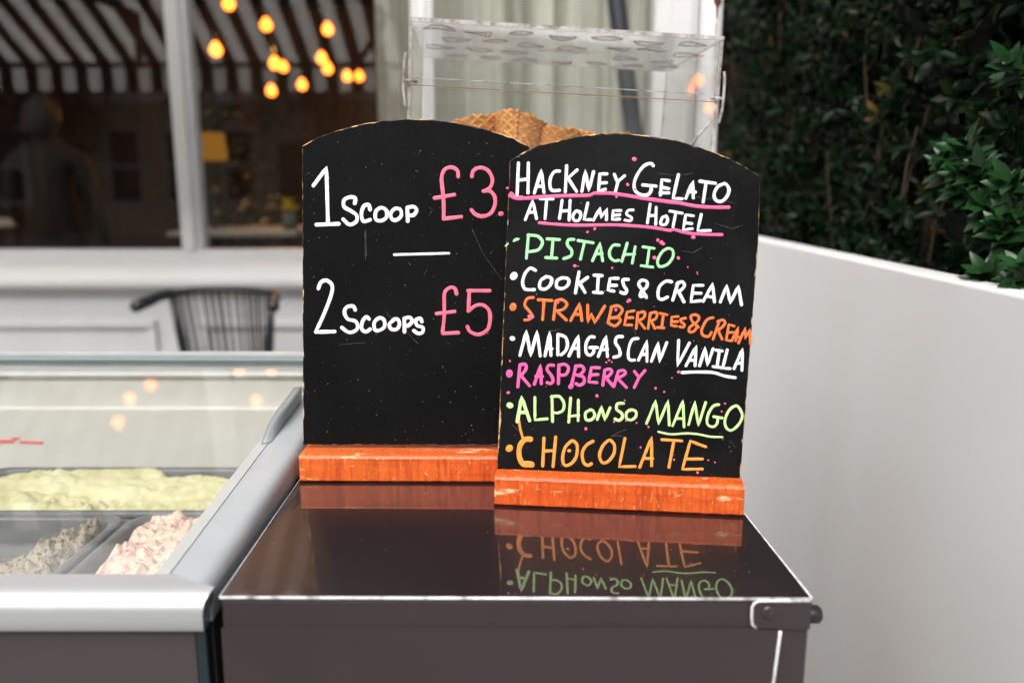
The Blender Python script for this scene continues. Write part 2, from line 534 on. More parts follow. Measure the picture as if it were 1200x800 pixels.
# ------------------------------------------------------------------ mesh helpers
class MB:
    def __init__(self):
        self.v, self.f, self.m = [], [], []

    def add(self, verts, faces, mi=0):
        o = len(self.v)
        self.v += [tuple(p) for p in verts]
        self.f += [tuple(i + o for i in f) for f in faces]
        self.m += [mi] * len(faces)

    def box(self, lo, hi, mi=0, mat=None):
        x0, y0, z0 = lo
        x1, y1, z1 = hi
        v = [Vector(p) for p in ((x0, y0, z0), (x1, y0, z0), (x1, y1, z0), (x0, y1, z0),
                                 (x0, y0, z1), (x1, y0, z1), (x1, y1, z1), (x0, y1, z1))]
        if mat is not None:
            v = [mat @ p for p in v]
        self.add(v, [(0, 3, 2, 1), (4, 5, 6, 7), (0, 1, 5, 4), (1, 2, 6, 5), (2, 3, 7, 6), (3, 0, 4, 7)], mi)

    def hexa(self, b, t, mi=0):
        """8 corners: b = bottom loop of 4, t = top loop of 4."""
        self.add(list(b) + list(t), [(0, 3, 2, 1), (4, 5, 6, 7), (0, 1, 5, 4), (1, 2, 6, 5), (2, 3, 7, 6), (3, 0, 4, 7)], mi)

    def tube(self, pts, r, n=8, mi=0, cap=True):
        pts = [Vector(p) for p in pts]
        k = len(pts)
        rr = r if isinstance(r, (list, tuple)) else [r] * k
        vs = []
        prev = None
        for i, p in enumerate(pts):
            t = (pts[min(i + 1, k - 1)] - pts[max(i - 1, 0)])
            t = t.normalized() if t.length > 1e-9 else Vector((0, 0, 1))
            if prev is None:
                a = t.orthogonal().normalized()
            else:
                a = (prev - t * prev.dot(t))
                a = a.normalized() if a.length > 1e-6 else t.orthogonal().normalized()
            prev = a
            b = t.cross(a)
            for j in range(n):
                q = 2 * math.pi * j / n
                vs.append(p + (a * math.cos(q) + b * math.sin(q)) * rr[i])
        fs = []
        for i in range(k - 1):
            for j in range(n):
                fs.append((i * n + j, i * n + (j + 1) % n, (i + 1) * n + (j + 1) % n, (i + 1) * n + j))
        if cap:
            fs.append(tuple(reversed(range(n))))
            fs.append(tuple(range((k - 1) * n, k * n)))
        self.add(vs, fs, mi)

    def lathe(self, c, prof, n=24, mi=0, axis=None):
        """prof: (radius, height) along axis from centre c."""
        c = Vector(c)
        ax = Vector(axis or (0, 0, 1)).normalized()
        a = ax.orthogonal().normalized()
        b = ax.cross(a)
        vs, fs = [], []
        for r, h in prof:
            for j in range(n):
                q = 2 * math.pi * j / n
                vs.append(c + ax * h + (a * math.cos(q) + b * math.sin(q)) * r)
        for i in range(len(prof) - 1):
            for j in range(n):
                fs.append((i * n + j, i * n + (j + 1) % n, (i + 1) * n + (j + 1) % n, (i + 1) * n + j))
        fs.append(tuple(reversed(range(n))))
        fs.append(tuple(range((len(prof) - 1) * n, len(prof) * n)))
        self.add(vs, fs, mi)

    def prism(self, poly, off, mi=0, mside=None, mback=None):
        """A flat outline (3D points, counter-clockwise seen from the front) thickened by the vector off."""
        n = len(poly)
        a = [Vector(p) for p in poly]
        b = [p + off for p in a]
        self.add(a, [tuple(range(n))], mi)
        self.add(b, [tuple(reversed(range(n)))], mi if mback is None else mback)
        self.add(a + b, [(i, n + i, n + (i + 1) % n, (i + 1) % n) for i in range(n)], mi if mside is None else mside)

    def grid(self, nu, nv, fn, mi=0):
        vs = [fn(i / nu, j / nv) for j in range(nv + 1) for i in range(nu + 1)]
        fs = [(j * (nu + 1) + i, j * (nu + 1) + i + 1, (j + 1) * (nu + 1) + i + 1, (j + 1) * (nu + 1) + i)
              for j in range(nv) for i in range(nu)]
        self.add(vs, fs, mi)

    def build(self, name, mats, parent=None, smooth=False, auto=0, bevel=0.0, seg=2, label=None, local=False):
        me = bpy.data.meshes.new(name)
        off = Vector((0, 0, 0))
        if parent is not None and not local:
            q = parent
            while q is not None:
                off = off + q.location
                q = q.parent
        vv = [(p[0] - off.x, p[1] - off.y, p[2] - off.z) for p in self.v] if off.length else self.v
        me.from_pydata(vv, [], self.f)
        if not isinstance(mats, (list, tuple)):
            mats = [mats]
        for mm in mats:
            me.materials.append(mm)
        me.polygons.foreach_set("material_index", self.m)
        if smooth:
            me.polygons.foreach_set("use_smooth", [True] * len(self.f))
        if auto:
            me.polygons.foreach_set("use_smooth", [True] * len(self.f))
            me.set_sharp_from_angle(angle=R(auto))
        me.update()
        o = bpy.data.objects.new(name, me)
        col.objects.link(o)
        if parent is not None:
            o.parent = parent
        if bevel:
            b = o.modifiers.new("bevel", 'BEVEL')
            b.width = bevel
            b.segments = seg
            b.limit_method = 'ANGLE'
            b.angle_limit = R(40)
        if label:
            o['label'] = label
        return o


def tag(o, label, cat, group=None, kind=None):
    o['label'] = label
    o['category'] = cat
    if group:
        o['group'] = group
    if kind:
        o['kind'] = kind
    return o


def thing(name, label, cat, loc=(0, 0, 0), rz=0.0, group=None):
    o = bpy.data.objects.new(name, None)
    o.empty_display_size = 0.05
    col.objects.link(o)
    o.location = loc
    o.rotation_euler = (0, 0, rz)
    return tag(o, label, cat, group)


def struct(o):
    o['kind'] = 'structure'
    return o


def copy_tree(o, parent=None):
    c = o.copy()
    col.objects.link(c)
    if parent is not None:
        c.parent = parent
    for ch in [x for x in col.objects if x.parent == o]:
        copy_tree(ch, c)
    return c


def catmull(pts, sub=7):
    P = [pts[0]] + list(pts) + [pts[-1]]
    if len(pts) > 3 and (pts[0] - pts[-1]).length < 1e-9:
        P[0] = pts[-2]
        P[-1] = pts[1]
    out = []
    for i in range(1, len(P) - 2):
        p0, p1, p2, p3 = P[i - 1:i + 3]
        for s in range(sub):
            u = s / sub
            out.append(0.5 * ((2 * p1) + (p2 - p0) * u + (2 * p0 - 5 * p1 + 4 * p2 - p3) * u * u + (3 * p1 - p0 - 3 * p2 + p3) * u ** 3))
    out.append(P[-2])
    return out


# ================================================================== GROUND
CAB_Z = 0.90
g = MB()
g.add([(-60, -60, 0), (60, -60, 0), (60, 60, 0), (-60, 60, 0)], [(0, 1, 2, 3)])
struct(g.build("ground", M['stone']))
g = MB()
g.add([(-60, -10.4, -0.10), (60, -10.4, -0.10), (60, -3.6, -0.10), (-60, -3.6, -0.10)], [(0, 1, 2, 3)])
# the carriageway is sunk: cut is made by laying pavement sheets either side instead of one plane
bpy.data.objects.remove(bpy.data.objects["ground"])
g2 = MB()
g2.add([(-60, -3.6, 0), (60, -3.6, 0), (60, 60, 0), (-60, 60, 0)], [(0, 1, 2, 3)])
struct(g2.build("pavement", M['stone']))
g3 = MB()
g3.add([(-60, -60, 0), (60, -60, 0), (60, -10.4, 0), (-60, -10.4, 0)], [(0, 1, 2, 3)])
struct(g3.build("pavement", M['stone']))
struct(g.build("road", M['asphalt']))
k = MB()
k.box((-60, -3.75, -0.12), (60, -3.6, 0.003))
struct(k.build("kerb", M['kerb'], bevel=0.01))
k = MB()
k.box((-60, -10.4, -0.12), (60, -10.25, 0.003))
struct(k.build("kerb", M['kerb'], bevel=0.01))

# ================================================================== RESTAURANT FRONT
FY = 3.9
rest = thing("restaurant_front", "white timber restaurant front with large windows above a panelled stall riser", "shopfront", (0, FY, 0))


def fx(px, py=150):
    return at_y(px, py, FY).x


def fz(py, y=FY):
    return at_y(600, py, y).z


Z_GL0 = fz(293)          # bottom of the glass
Z_SILL = fz(334)         # bottom of the sill nose
X_END = fx(1010)
mulls = [fx(-190), fx(211), fx(495)]
MW = 0.052
# stall riser
m = MB()
m.box((-5.5, FY + 0.02, 0), (X_END, FY + 0.16, Z_SILL + 0.03))
m.build("stall_riser", M['grey_paint'], rest)
# raised panel mouldings on the stall riser
rail_top = fz(374)
for (a, b) in ((fx(-260), fx(183, 390)), (fx(232, 390), fx(470, 390)), (fx(520, 390), fx(740, 390))):
    m = MB()
    for (lo, hi) in (((a, rail_top - 0.05), (b, rail_top)), ((a, 0.18), (b, 0.23))):
        m.box((lo[0], FY - 0.004, lo[1]), (hi[0], FY + 0.022, hi[1]))
        m.box((lo[0] + 0.012, FY - 0.016, lo[1] + 0.014), (hi[0] - 0.012, FY - 0.002, hi[1] - 0.014))
    for xx in (a, b - 0.045):
        m.box((xx + 0.001, FY - 0.006, 0.231), (xx + 0.044, FY + 0.021, rail_top - 0.051))
    m.build("panel_moulding", M['grey_paint'], rest, bevel=0.004)
m = MB()
m.box((-5.5, FY - 0.012, 0), (X_END - 0.004, FY + 0.021, 0.15))
m.build("plinth", M['grey_paint'], rest, bevel=0.006)
# sill: bottom rail of the windows and the rounded nosing beneath
m = MB()
m.box((-5.5, FY + 0.03, fz(309)), (X_END, FY + 0.12, Z_GL0))
m.build("bottom_rail", M['white_paint'], rest, bevel=0.008)
m = MB()
prof = [(-0.02, fz(308) - 0.001), (-0.055, fz(312)), (-0.085, fz(319)), (-0.10, fz(325)), (-0.098, fz(331)), (-0.08, fz(335)),
        (-0.03, fz(337)), (0.10, fz(337)), (0.10, fz(308) - 0.001)]
n = len(prof)
vs = [(x, FY + p[0], p[1]) for x in (-5.5, X_END) for p in prof]
m.add(vs, [tuple(reversed(range(n))), tuple(range(n, 2 * n))] + [(i, (i + 1) % n, n + (i + 1) % n, n + i) for i in range(n)])
m.build("window_sill", M['white_paint'], rest, bevel=0.004)
for x in mulls:
    m = MB()
    m.box((x - MW, FY + 0.035, Z_GL0), (x + MW, FY + 0.13, 3.05))
    m.box((x - 0.025, FY + 0.005, Z_GL0 + 0.001), (x + 0.025, FY + 0.034, 3.049))
    m.build("mullion", M['white_paint'], rest, bevel=0.007)
X_P0, X_P1 = fx(762), fx(813)
m = MB()
m.box((X_P0, FY - 0.03, Z_GL0 + 0.001), (X_P1, FY + 0.16, 3.05))
m.box((X_P0 + 0.075, FY - 0.05, Z_GL0 + 0.08), (X_P1 - 0.03, FY - 0.029, 3.0))
m.build("pilaster", M['shaded_white_paint'], rest, bevel=0.008)
m = MB()
m.box((X_P1 + 0.55, FY - 0.03, Z_GL0 + 0.001), (X_END, FY + 0.16, 3.05))
m.build("pilaster", M['shaded_white_paint'], rest, bevel=0.008)
m = MB()
m.box((-5.5, FY - 0.02, 3.05), (X_END, FY + 0.18, 3.75))
m.build("fascia", M['white_paint'], rest, bevel=0.01)
m = MB()
m.box((-5.5, FY + 0.01, 3.75), (X_END, FY + 0.3, 8.5))
m.build("upper_wall", M['brick'], rest)
gl_edges = [-5.5] + mulls + [X_P0]
for i in range(len(gl_edges) - 1):
    a = gl_edges[i] + (MW if i else 0)
    b = gl_edges[i + 1] - (MW if i < len(gl_edges) - 2 else 0)
    m = MB()
    m.box((a, FY + 0.080, Z_GL0 - 0.01), (b, FY + 0.086, 3.06))
    # a sheet rather than a slab, so it mirrors once
    m2 = MB()
    m2.add([(a, FY + 0.08, Z_GL0 - 0.01), (b, FY + 0.08, Z_GL0 - 0.01), (b, FY + 0.08, 3.06), (a, FY + 0.08, 3.06)], [(0, 1, 2, 3)])
    m2.build("window_pane", M['shop_glass'], rest)
m2 = MB()
m2.add([(X_P1, FY + 0.08, Z_GL0), (X_P1 + 0.55, FY + 0.08, Z_GL0), (X_P1 + 0.55, FY + 0.08, 3.06), (X_P1, FY + 0.08, 3.06)], [(0, 1, 2, 3)])
m2.build("window_pane", M['shop_glass'], rest)
# the dining room behind the glass
IY0, IY1 = FY + 0.31, 9.6
room = thing("dining_room", "dim brown restaurant dining room seen behind the windows", "dining room", (0, 7, 0))
m = MB()
m.box((-7, IY1, 0), (4, IY1 + 0.1, 3.3))
m.build("back_wall", M['int_wall'], room)
m = MB()
m.box((-7.1, FY + 0.3, 0), (-7, IY1, 3.3))
m.build("side_wall", M['int_wall'], room)
m = MB()
m.box((4, FY + 0.3, 0), (4.1, IY1, 3.3))
m.build("side_wall", M['int_wall'], room)
m = MB()
m.box((-7, FY + 0.19, 3.30), (4, IY1, 3.4))
m.build("ceiling", M['int_ceiling'], room)
m = MB()
m.box((-7, FY + 0.17, 0.004), (4, IY1, 0.03))
m.build("floorboards", M['dark_wood'], room)
m = MB()
for i in range(9):
    x = -6.4 + i * 1.15
    m.box((x, IY1 - 0.05, 0.9), (x + 0.9, IY1 - 0.002, 2.7))
m.build("wall_panelling", M['dark_wood'], room, bevel=0.01)
m = MB()
m.box((-6.6, IY1 - 0.45, 0.03), (-1.2, IY1 - 0.06, 1.15))
m.build("bar_counter", M['dark_wood'], room, bevel=0.01)

# curtain behind the third window
cur = MB()
xa, xb = fx(427), fx(770)
CY = FY + 0.42


def cur_fn(u, v):
    x = xa + (xb - xa) * u
    ph = x * 42 + 2.2 * math.sin(x * 9.1) + 1.1 * math.sin(x * 23)
    amp = 0.075 + 0.035 * math.sin(x * 6.3 + 1)
    return (x + 0.012 * math.sin(ph), CY - amp * abs(math.sin(ph * 0.5)) ** 0.8 + 0.012 * math.sin(ph * 2.3 + v * 0.6) * (1 - 0.4 * v), 0.5 + 2.7 * v)


cur.grid(700, 6, cur_fn)
tag(cur.build("curtain", M['curtain'], smooth=True), "sage grey pleated curtain hanging inside the window behind the clear box", "curtain")

# pendant bulbs in the dining room
bulbs = [(268, 5, 5.4), (312, 30, 5.8), (384, 35, 6.2), (253, 59, 5.3), (322, 75, 5.9), (332, 79, 7.0), (377, 69, 6.4), (384, 81, 6.6),
         (354, 100, 6.8), (318, 107, 6.5), (407, 90, 7.2), (421, 90, 7.4), (452, 117, 7.0), (110, -60, 5.6), (330, -50, 5.6)]


def make_lamp():
    t_ = thing("pendant_lamp", "", "pendant lamp")
    b = MB()
    b.lathe((0, 0, 0), [(0.006, -0.038), (0.022, -0.032), (0.035, -0.015), (0.038, 0.002), (0.033, 0.020), (0.020, 0.036), (0.014, 0.05)], 16)
    b.build("bulb", M['bulb'], t_, smooth=True, local=True)
    b = MB()
    b.lathe((0, 0, 0), [(0.017, 0.05), (0.019, 0.07), (0.019, 0.10), (0.008, 0.115)], 12)
    b.build("socket", M['black_wood'], t_, smooth=True, local=True)
    return t_


lamp0 = make_lamp()
# a second, higher run of bulbs: out of the frame, but mirrored in the freezer lid
LIDN = Vector((0, -0.082, 1)).normalized()
LIDP = Vector((0, 0.696, 0.901))
for (px, py, y) in ((152, 466, 5.2), (138, 494, 4.9), (300, 469, 5.2), (268, 529, 4.6), (280, 432, 6.0), (318, 432, 6.1)):
    hit = at_plane(px, py, LIDP, LIDN)
    d_ = (hit - ORG).normalized()
    d_ = d_ - LIDN * (2 * d_.dot(LIDN))
    q_ = hit + d_ * ((y - hit.y) / d_.y)
    bulbs.append((q_.x, min(q_.z, 3.12), y, 1))
where = ["highest of those left of the others", "just right of the highest one", "at the top beside the curtain", "nearest to the mullion",
         "left of a touching pair in the middle", "right of the touching pair in the middle", "upper of the stacked pair near the curtain",
         "lower of the stacked pair near the curtain", "alone below the touching pair, right", "lowest of them, above the dark shelf",
         "left of the close pair at the curtain edge", "right of the close pair at the curtain edge", "half veiled by the curtain edge",
         "above the frame over the left pane", "above the frame over the middle pane",
         "mirrored upper left in the freezer lid", "mirrored lower left in the freezer lid", "mirrored in the freezer lid, left of the handle",
         "mirrored lowest in the freezer lid, above the pistachio",
         "mirrored at the lid's back edge, left one", "mirrored at the lid's back edge beside the board"]
for i, bb in enumerate(bulbs):
    p = at_y(*bb) if len(bb) == 3 else Vector((bb[0], bb[2], bb[1]))
    y = p.y
    o = lamp0 if i == 0 else copy_tree(lamp0)
    o.location = p
    c = MB()
    c.tube([(p.x, p.y, p.z + 0.11), (p.x, p.y, 3.30)], 0.004, 6)
    c.build("flex", M['black_wood'], o)
    if i % 4 == 1 and i != 13:
        ld = bpy.data.lights.new("bulb_light", 'POINT')
        ld.energy = 5
        ld.color = (1.0, 0.50, 0.16)
        ld.shadow_soft_size = 0.0
        lo = bpy.data.objects.new("bulb_light", ld)
        col.objects.link(lo)
        lo.parent = o
        lo.location = (0, 0, -0.09)
    tag(o, "glowing amber pendant bulb inside the restaurant, " + where[i], "pendant lamp", "amber pendant bulbs in the dining room")

# lampshade lamp, tables, vase, plant and person behind the glass
p = at_y(245, 172, 4.75)
tl = thing("table_lamp", "lit yellow drum lampshade glowing behind the window right of the mullion", "lamp", (p.x, p.y, 0.76))
b = MB()
b.lathe((p.x, p.y, p.z), [(0.098, -0.075), (0.10, -0.07), (0.088, 0.072), (0.085, 0.075)], 24)
b.build("lamp_shade", M['shade'], tl, smooth=True)
b = MB()
b.lathe((p.x, p.y, 0.76), [(0.07, 0), (0.07, 0.012), (0.02, 0.03), (0.012, 0.06), (0.012, p.z - 0.76 - 0.08)], 16)
b.build("lamp_base", M['black_wood'], tl, smooth=True)


def table(cx, cy, wx, wy, h, label, top):
    t_ = thing("dining_table", label, "table", (cx, cy, 0))
    b = MB()
    b.box((cx - wx, cy - wy, h - 0.03), (cx + wx, cy + wy, h))
    b.build("tabletop", top, t_, bevel=0.006)
    for sx in (-1, 1):
        for sy in (-1, 1):
            b = MB()
            b.box((cx + sx * (wx - 0.06) - 0.025, cy + sy * (wy - 0.06) - 0.025, 0.03),
                  (cx + sx * (wx - 0.06) + 0.025, cy + sy * (wy - 0.06) + 0.025, h - 0.031))
            b.build("leg", M['dark_wood'], t_)


q = at_y(292, 268, 4.75)
table(q.x, 4.78, 0.36, 0.34, q.z, "dining table with pale top inside the window right of the mullion", M['cloth_white'])
q2 = at_y(20, 258, 5.1)
table(q2.x - 0.15, 5.1, 0.34, 0.34, q2.z, "dining table with pale top inside the window beside the person", M['cloth_white'])
vz = thing("flower_vase", "small glass vase of yellow flowers on the table behind the window", "vase", (at_y(340, 262, 4.7).x, 4.7, q.z))
vx = at_y(340, 262, 4.7).x
b = MB()
b.lathe((vx, 4.7, q.z), [(0.04, 0), (0.045, 0.05), (0.04, 0.1), (0.038, 0.1)], 16)
b.build("vase", M['pot'], vz, smooth=True)
b = MB()
for i in range(16):
    a = random.uniform(0, 6.28)
    rr = random.uniform(0, 0.05)
    c = Vector((vx + rr * math.cos(a), 4.7 + rr * math.sin(a), q.z + random.uniform(0.11, 0.17)))
    b.lathe(c, [(0.004, -0.012), (0.014, -0.004), (0.015, 0.004), (0.004, 0.012)], 8)
b.build("flowers", M['flower'], vz, smooth=True)


def leaf_quad(mb, p, d, up, L, W, mi=0, fold=0.25, droop=0.15):
    d = d.normalized()
    s = d.cross(up)
    if s.length < 1e-4:
        s = d.orthogonal()
    s.normalize()
    nrm = s.cross(d).normalized()
    st = ((0.10, 0.22, 0.0), (0.34, 0.50, 0.05), (0.60, 0.46, 0.25), (0.84, 0.24, 0.62))
    vs = [p]
    for (q, wd, dp) in st:
        c = p + d * (L * q) - nrm * (L * droop * dp)
        f = nrm * (W * wd * 2 * fold * 0.6)
        vs += [c + s * (W * wd) + f, c, c - s * (W * wd) + f]
    vs.append(p + d * L - nrm * (L * droop))
    fs = [(0, 2, 1), (0, 3, 2)]
    for k in range(3):
        b = 1 + 3 * k
        fs += [(b, b + 1, b + 4, b + 3), (b + 1, b + 2, b + 5, b + 4)]
    fs += [(10, 11, 13), (11, 12, 13)]
    mb.add(vs, fs, mi)


px_, py_ = at_y(262, 200, 5.2).x, 5.2
pl = thing("potted_plant", "tall dark leafy plant in a pot inside the restaurant beside the yellow lampshade", "plant", (px_, py_, 0.03))
b = MB()
b.lathe((px_, py_, 0.03), [(0.14, 0), (0.17, 0.3), (0.19, 0.34), (0.17, 0.34)], 20)
b.build("pot", M['pot'], pl, smooth=True)
b = MB()
for i in range(520):
    h = random.uniform(0.6, 1.75)
    a = random.uniform(0, 6.28)
    rr = (0.30 * math.sin(math.pi * min(1, (h - 0.35) / 1.5))) * math.sqrt(random.random())
    p = Vector((px_ + rr * math.cos(a), py_ + rr * math.sin(a), h))
    leaf_quad(b, p, Vector((math.cos(a), math.sin(a), random.uniform(-0.3, 0.6))), Vector((0, 0, 1)), random.uniform(0.08, 0.15), 0.05)
b.build("foliage", M['leaf_dark'], pl)
b = MB()
b.tube([(px_, py_, 0.3), (px_ + 0.02, py_, 0.9), (px_ - 0.02, py_, 1.6)], [0.02, 0.015, 0.006])
b.build("stem", M['twig'], pl)

# person standing inside the left window, back to the glass
ph = at_y(48, 122, 4.62)
per = thing("person", "person in a brown jacket standing inside the left window", "person", (ph.x, 4.62, 0.03))


def skin_body(name, joints, edges, mats, parent, sub=2):
    me = bpy.data.meshes.new(name)
    off = parent.location
    me.from_pydata([Vector(j[0]) - off for j in joints], edges, [])
    o = bpy.data.objects.new(name, me)
    col.objects.link(o)
    o.parent = parent
    sk = o.modifiers.new("skin", 'SKIN')
    sk.use_smooth_shade = True
    lay = me.skin_vertices[0].data if me.skin_vertices else None
    if lay is None:
        bpy.context.view_layer.objects.active = o
        bpy.ops.mesh.customdata_skin_add()
        lay = me.skin_vertices[0].data
    for i, j in enumerate(joints):
        lay[i].radius = j[1] if isinstance(j[1], tuple) else (j[1], j[1])
    lay[0].use_root = True
    s = o.modifiers.new("sub", 'SUBSURF')
    s.levels = sub
    s.render_levels = sub
    for mm in mats:
        me.materials.append(mm)
    return o


X, Y, Z = ph.x, 4.62, ph.z
B = [((X, Y, 0.98), (0.15, 0.11)), ((X, Y, 1.15), (0.145, 0.105)), ((X, Y, 1.34), (0.17, 0.115)), ((X, Y, 1.46), (0.13, 0.09)),
     ((X, Y, 1.54), 0.052), ((X, Y, 1.60), (0.065, 0.07)), ((X, Y, 1.68), (0.078, 0.098)), ((X, Y, 1.76), (0.05, 0.06)),
     ((X - 0.19, Y, 1.43), 0.062), ((X - 0.25, Y + 0.02, 1.16), 0.046), ((X - 0.20, Y + 0.16, 0.98), 0.036), ((X - 0.17, Y + 0.24, 0.96), 0.026),
     ((X + 0.19, Y, 1.43), 0.062), ((X + 0.25, Y + 0.02, 1.16), 0.046), ((X + 0.20, Y + 0.16, 0.98), 0.036), ((X + 0.17, Y + 0.24, 0.96), 0.026),
     ((X - 0.10, Y, 0.88), 0.092), ((X - 0.11, Y + 0.01, 0.50), 0.062), ((X - 0.11, Y - 0.01, 0.12), 0.042), ((X - 0.115, Y + 0.13, 0.06), 0.034),
     ((X + 0.10, Y, 0.88), 0.092), ((X + 0.11, Y + 0.01, 0.50), 0.062), ((X + 0.11, Y - 0.01, 0.12), 0.042), ((X + 0.115, Y + 0.13, 0.06), 0.034)]
E_ = [(0, 1), (1, 2), (2, 3), (3, 4), (4, 5), (5, 6), (6, 7), (3, 8), (8, 9), (9, 10), (10, 11), (3, 12), (12, 13), (13, 14), (14, 15),
      (0, 16), (16, 17), (17, 18), (18, 19), (0, 20), (20, 21), (21, 22), (22, 23)]
skin_body("body", B, E_, [M['jacket']], per)
b = MB()
b.grid(20, 12, lambda u, v: (X + 0.098 * math.sin(math.pi * v * 0.62) * math.cos(2 * math.pi * u),
                             Y - 0.012 + 0.115 * math.sin(math.pi * v * 0.62) * math.sin(2 * math.pi * u),
                             1.675 + 0.125 * math.cos(math.pi * v * 0.62) - (0.05 if math.sin(2 * math.pi * u) < 0 else 0.0) * v))
b.build("hair", M['hair'], per, smooth=True)

# dark post outside the window, leaning a little
pt = at_y(722, 0, FY - 0.12)
pb = at_y(742, 150, FY - 0.12)
b = MB()
dr = (pt - pb)
lo_ = pb + dr * (-pb.z / dr.z)
hi_ = pb + dr * ((2.9 - pb.z) / dr.z)
b.tube([lo_, lo_ + (hi_ - lo_) * 0.5, hi_], [0.042, 0.042, 0.040], 14)
po = thing("dark_post", "slim blue black post leaning in front of the curtained window", "post", (lo_.x, lo_.y, 0))
b.build("pole", M['post'], po, smooth=True)
b = MB()
b.lathe((lo_.x, lo_.y, 0), [(0.16, 0), (0.16, 0.02), (0.05, 0.035), (0.045, 0.05)], 24)
b.build("base_plate", M['post'], po, smooth=True)

# ================================================================== AWNING over the front (seen mirrored in the glass)
aw = thing("striped_awning", "black and white striped canvas awning with scalloped valance, mirrored in the windows", "awning", (0, FY, 2.9))
AX0, AX1 = -5.4, -0.62
AZ1, AZ0, AYF = 2.86, 2.075, FY - 1.35
SW = 0.082
ns = int((AX1 - AX0) / SW)
b = MB()
for i in range(ns):
    x0, x1 = AX0 + i * SW, AX0 + (i + 1) * SW
    mi = i % 2
    b.add([(x0, FY - 0.03, AZ1), (x1, FY - 0.03, AZ1), (x1, AYF, AZ0), (x0, AYF, AZ0)], [(0, 1, 2, 3)], mi)
b.build("canopy", [M['awn_w'], M['awn_d']], aw)
b = MB()
for i in range(ns):
    x0, x1 = AX0 + i * SW, AX0 + (i + 1) * SW
    b.add([(x0, AYF - 0.022, AZ0 - 0.02), (x1, AYF - 0.022, AZ0 - 0.02), (x1, AYF - 0.022, AZ0 - 0.17),
           ((x0 + x1) / 2, AYF - 0.022, AZ0 - 0.185), (x0, AYF - 0.022, AZ0 - 0.17)], [(0, 1, 2, 3, 4)], i % 2)
b.build("valance", [M['awn_w'], M['awn_d']], aw)
b = MB()
b.box((AX0, AYF - 0.02, AZ0 - 0.03), (AX1, AYF + 0.02, AZ0 - 0.002))
b.build("front_bar", M['post'], aw)
for x in (-3.9, -2.4, -1.0):
    b = MB()
    b.tube([(x, FY - 0.02, 2.35), (x + 0.3, FY - 0.65, 2.22), (x, AYF + 0.05, AZ0 - 0.03)], 0.022, 8)
    b.build("folding_arm", M['post'], aw)

# ================================================================== STREET BEHIND THE CAMERA (seen mirrored)


def house(cx, wd, mat_, label, hgt=9.5, cols=4):
    y0 = -13.2
    h = thing("terraced_house", label, "house", (cx, y0, 0), 0, "terraced houses across the street")
    b = MB()
    b.box((cx - wd / 2 + 0.003, y0 - 6, 0), (cx + wd / 2 - 0.003, y0, hgt))
    b.build("wall", mat_, h)
    b = MB()
    b.prism([(cx - wd / 2, y0 + 0.2, hgt), (cx - wd / 2, y0 - 6.2, hgt), (cx - wd / 2, y0 - 3, hgt + 2)], Vector((wd - 0.006, 0, 0)))
    b.build("roof", M['slate'], h)
    b = MB()
    b.box((cx - wd / 2 + 0.004, y0 + 0.001, hgt - 0.4), (cx + wd / 2 - 0.004, y0 + 0.18, hgt - 0.05))
    b.build("cornice", M['white_paint'], h)
    b = MB()
    b.box((cx - wd / 2 + 0.004, y0 + 0.001, 3.4), (cx + wd / 2 - 0.004, y0 + 0.10, 3.6))
    b.build("string_course", M['white_paint'], h)
    st = wd / cols
    for r_ in range(3):
        for c_ in range(cols):
            x = cx - wd / 2 + st * (c_ + 0.5)
            if r_ == 0 and c_ == 0:
                b = MB()
                b.box((x - 0.5, y0 + 0.002, 0.1), (x + 0.5, y0 + 0.06, 2.4))
                b.build("door", M['post'], h)
                continue
            z0 = (0.9, 3.9, 6.7)[r_]
            zt = (2.7, 6.1, 8.4)[r_]
            fr = MB()
            for (l, t_) in (((x - 0.46, z0 - 0.08), (x + 0.46, z0)), ((x - 0.46, zt), (x + 0.46, zt + 0.08)),
                            ((x - 0.46, z0 + 0.001), (x - 0.39, zt - 0.001)), ((x + 0.39, z0 + 0.001), (x + 0.46, zt - 0.001)),
                            ((x - 0.389, (z0 + zt) / 2 - 0.03), (x + 0.389, (z0 + zt) / 2 + 0.03))):
                fr.box((l[0], y0 + 0.004, l[1]), (t_[0], y0 + 0.08, t_[1]))
            f_ = fr.build("window", M['white_paint'], h)
            pn = MB()
            pn.box((x - 0.388, y0 + 0.005, z0 + 0.002), (x + 0.388, y0 + 0.03, zt - 0.002))
            pn.build("pane", M['dark_glass'], f_)


house(-15.3, 6, M['brick'], "brown brick terraced house across the street, far left of the row")
house(-9.3, 6, M['cream'], "cream stucco terraced house across the street beside the brown brick one")
house(-3.3, 6, M['cream'], "cream stucco terraced house directly across the street behind the camera")
house(2.7, 6, M['brick'], "brown brick terraced house across the street behind the camera")
house(8.7, 6, M['cream'], "cream stucco terraced house across the street, far right of the row")

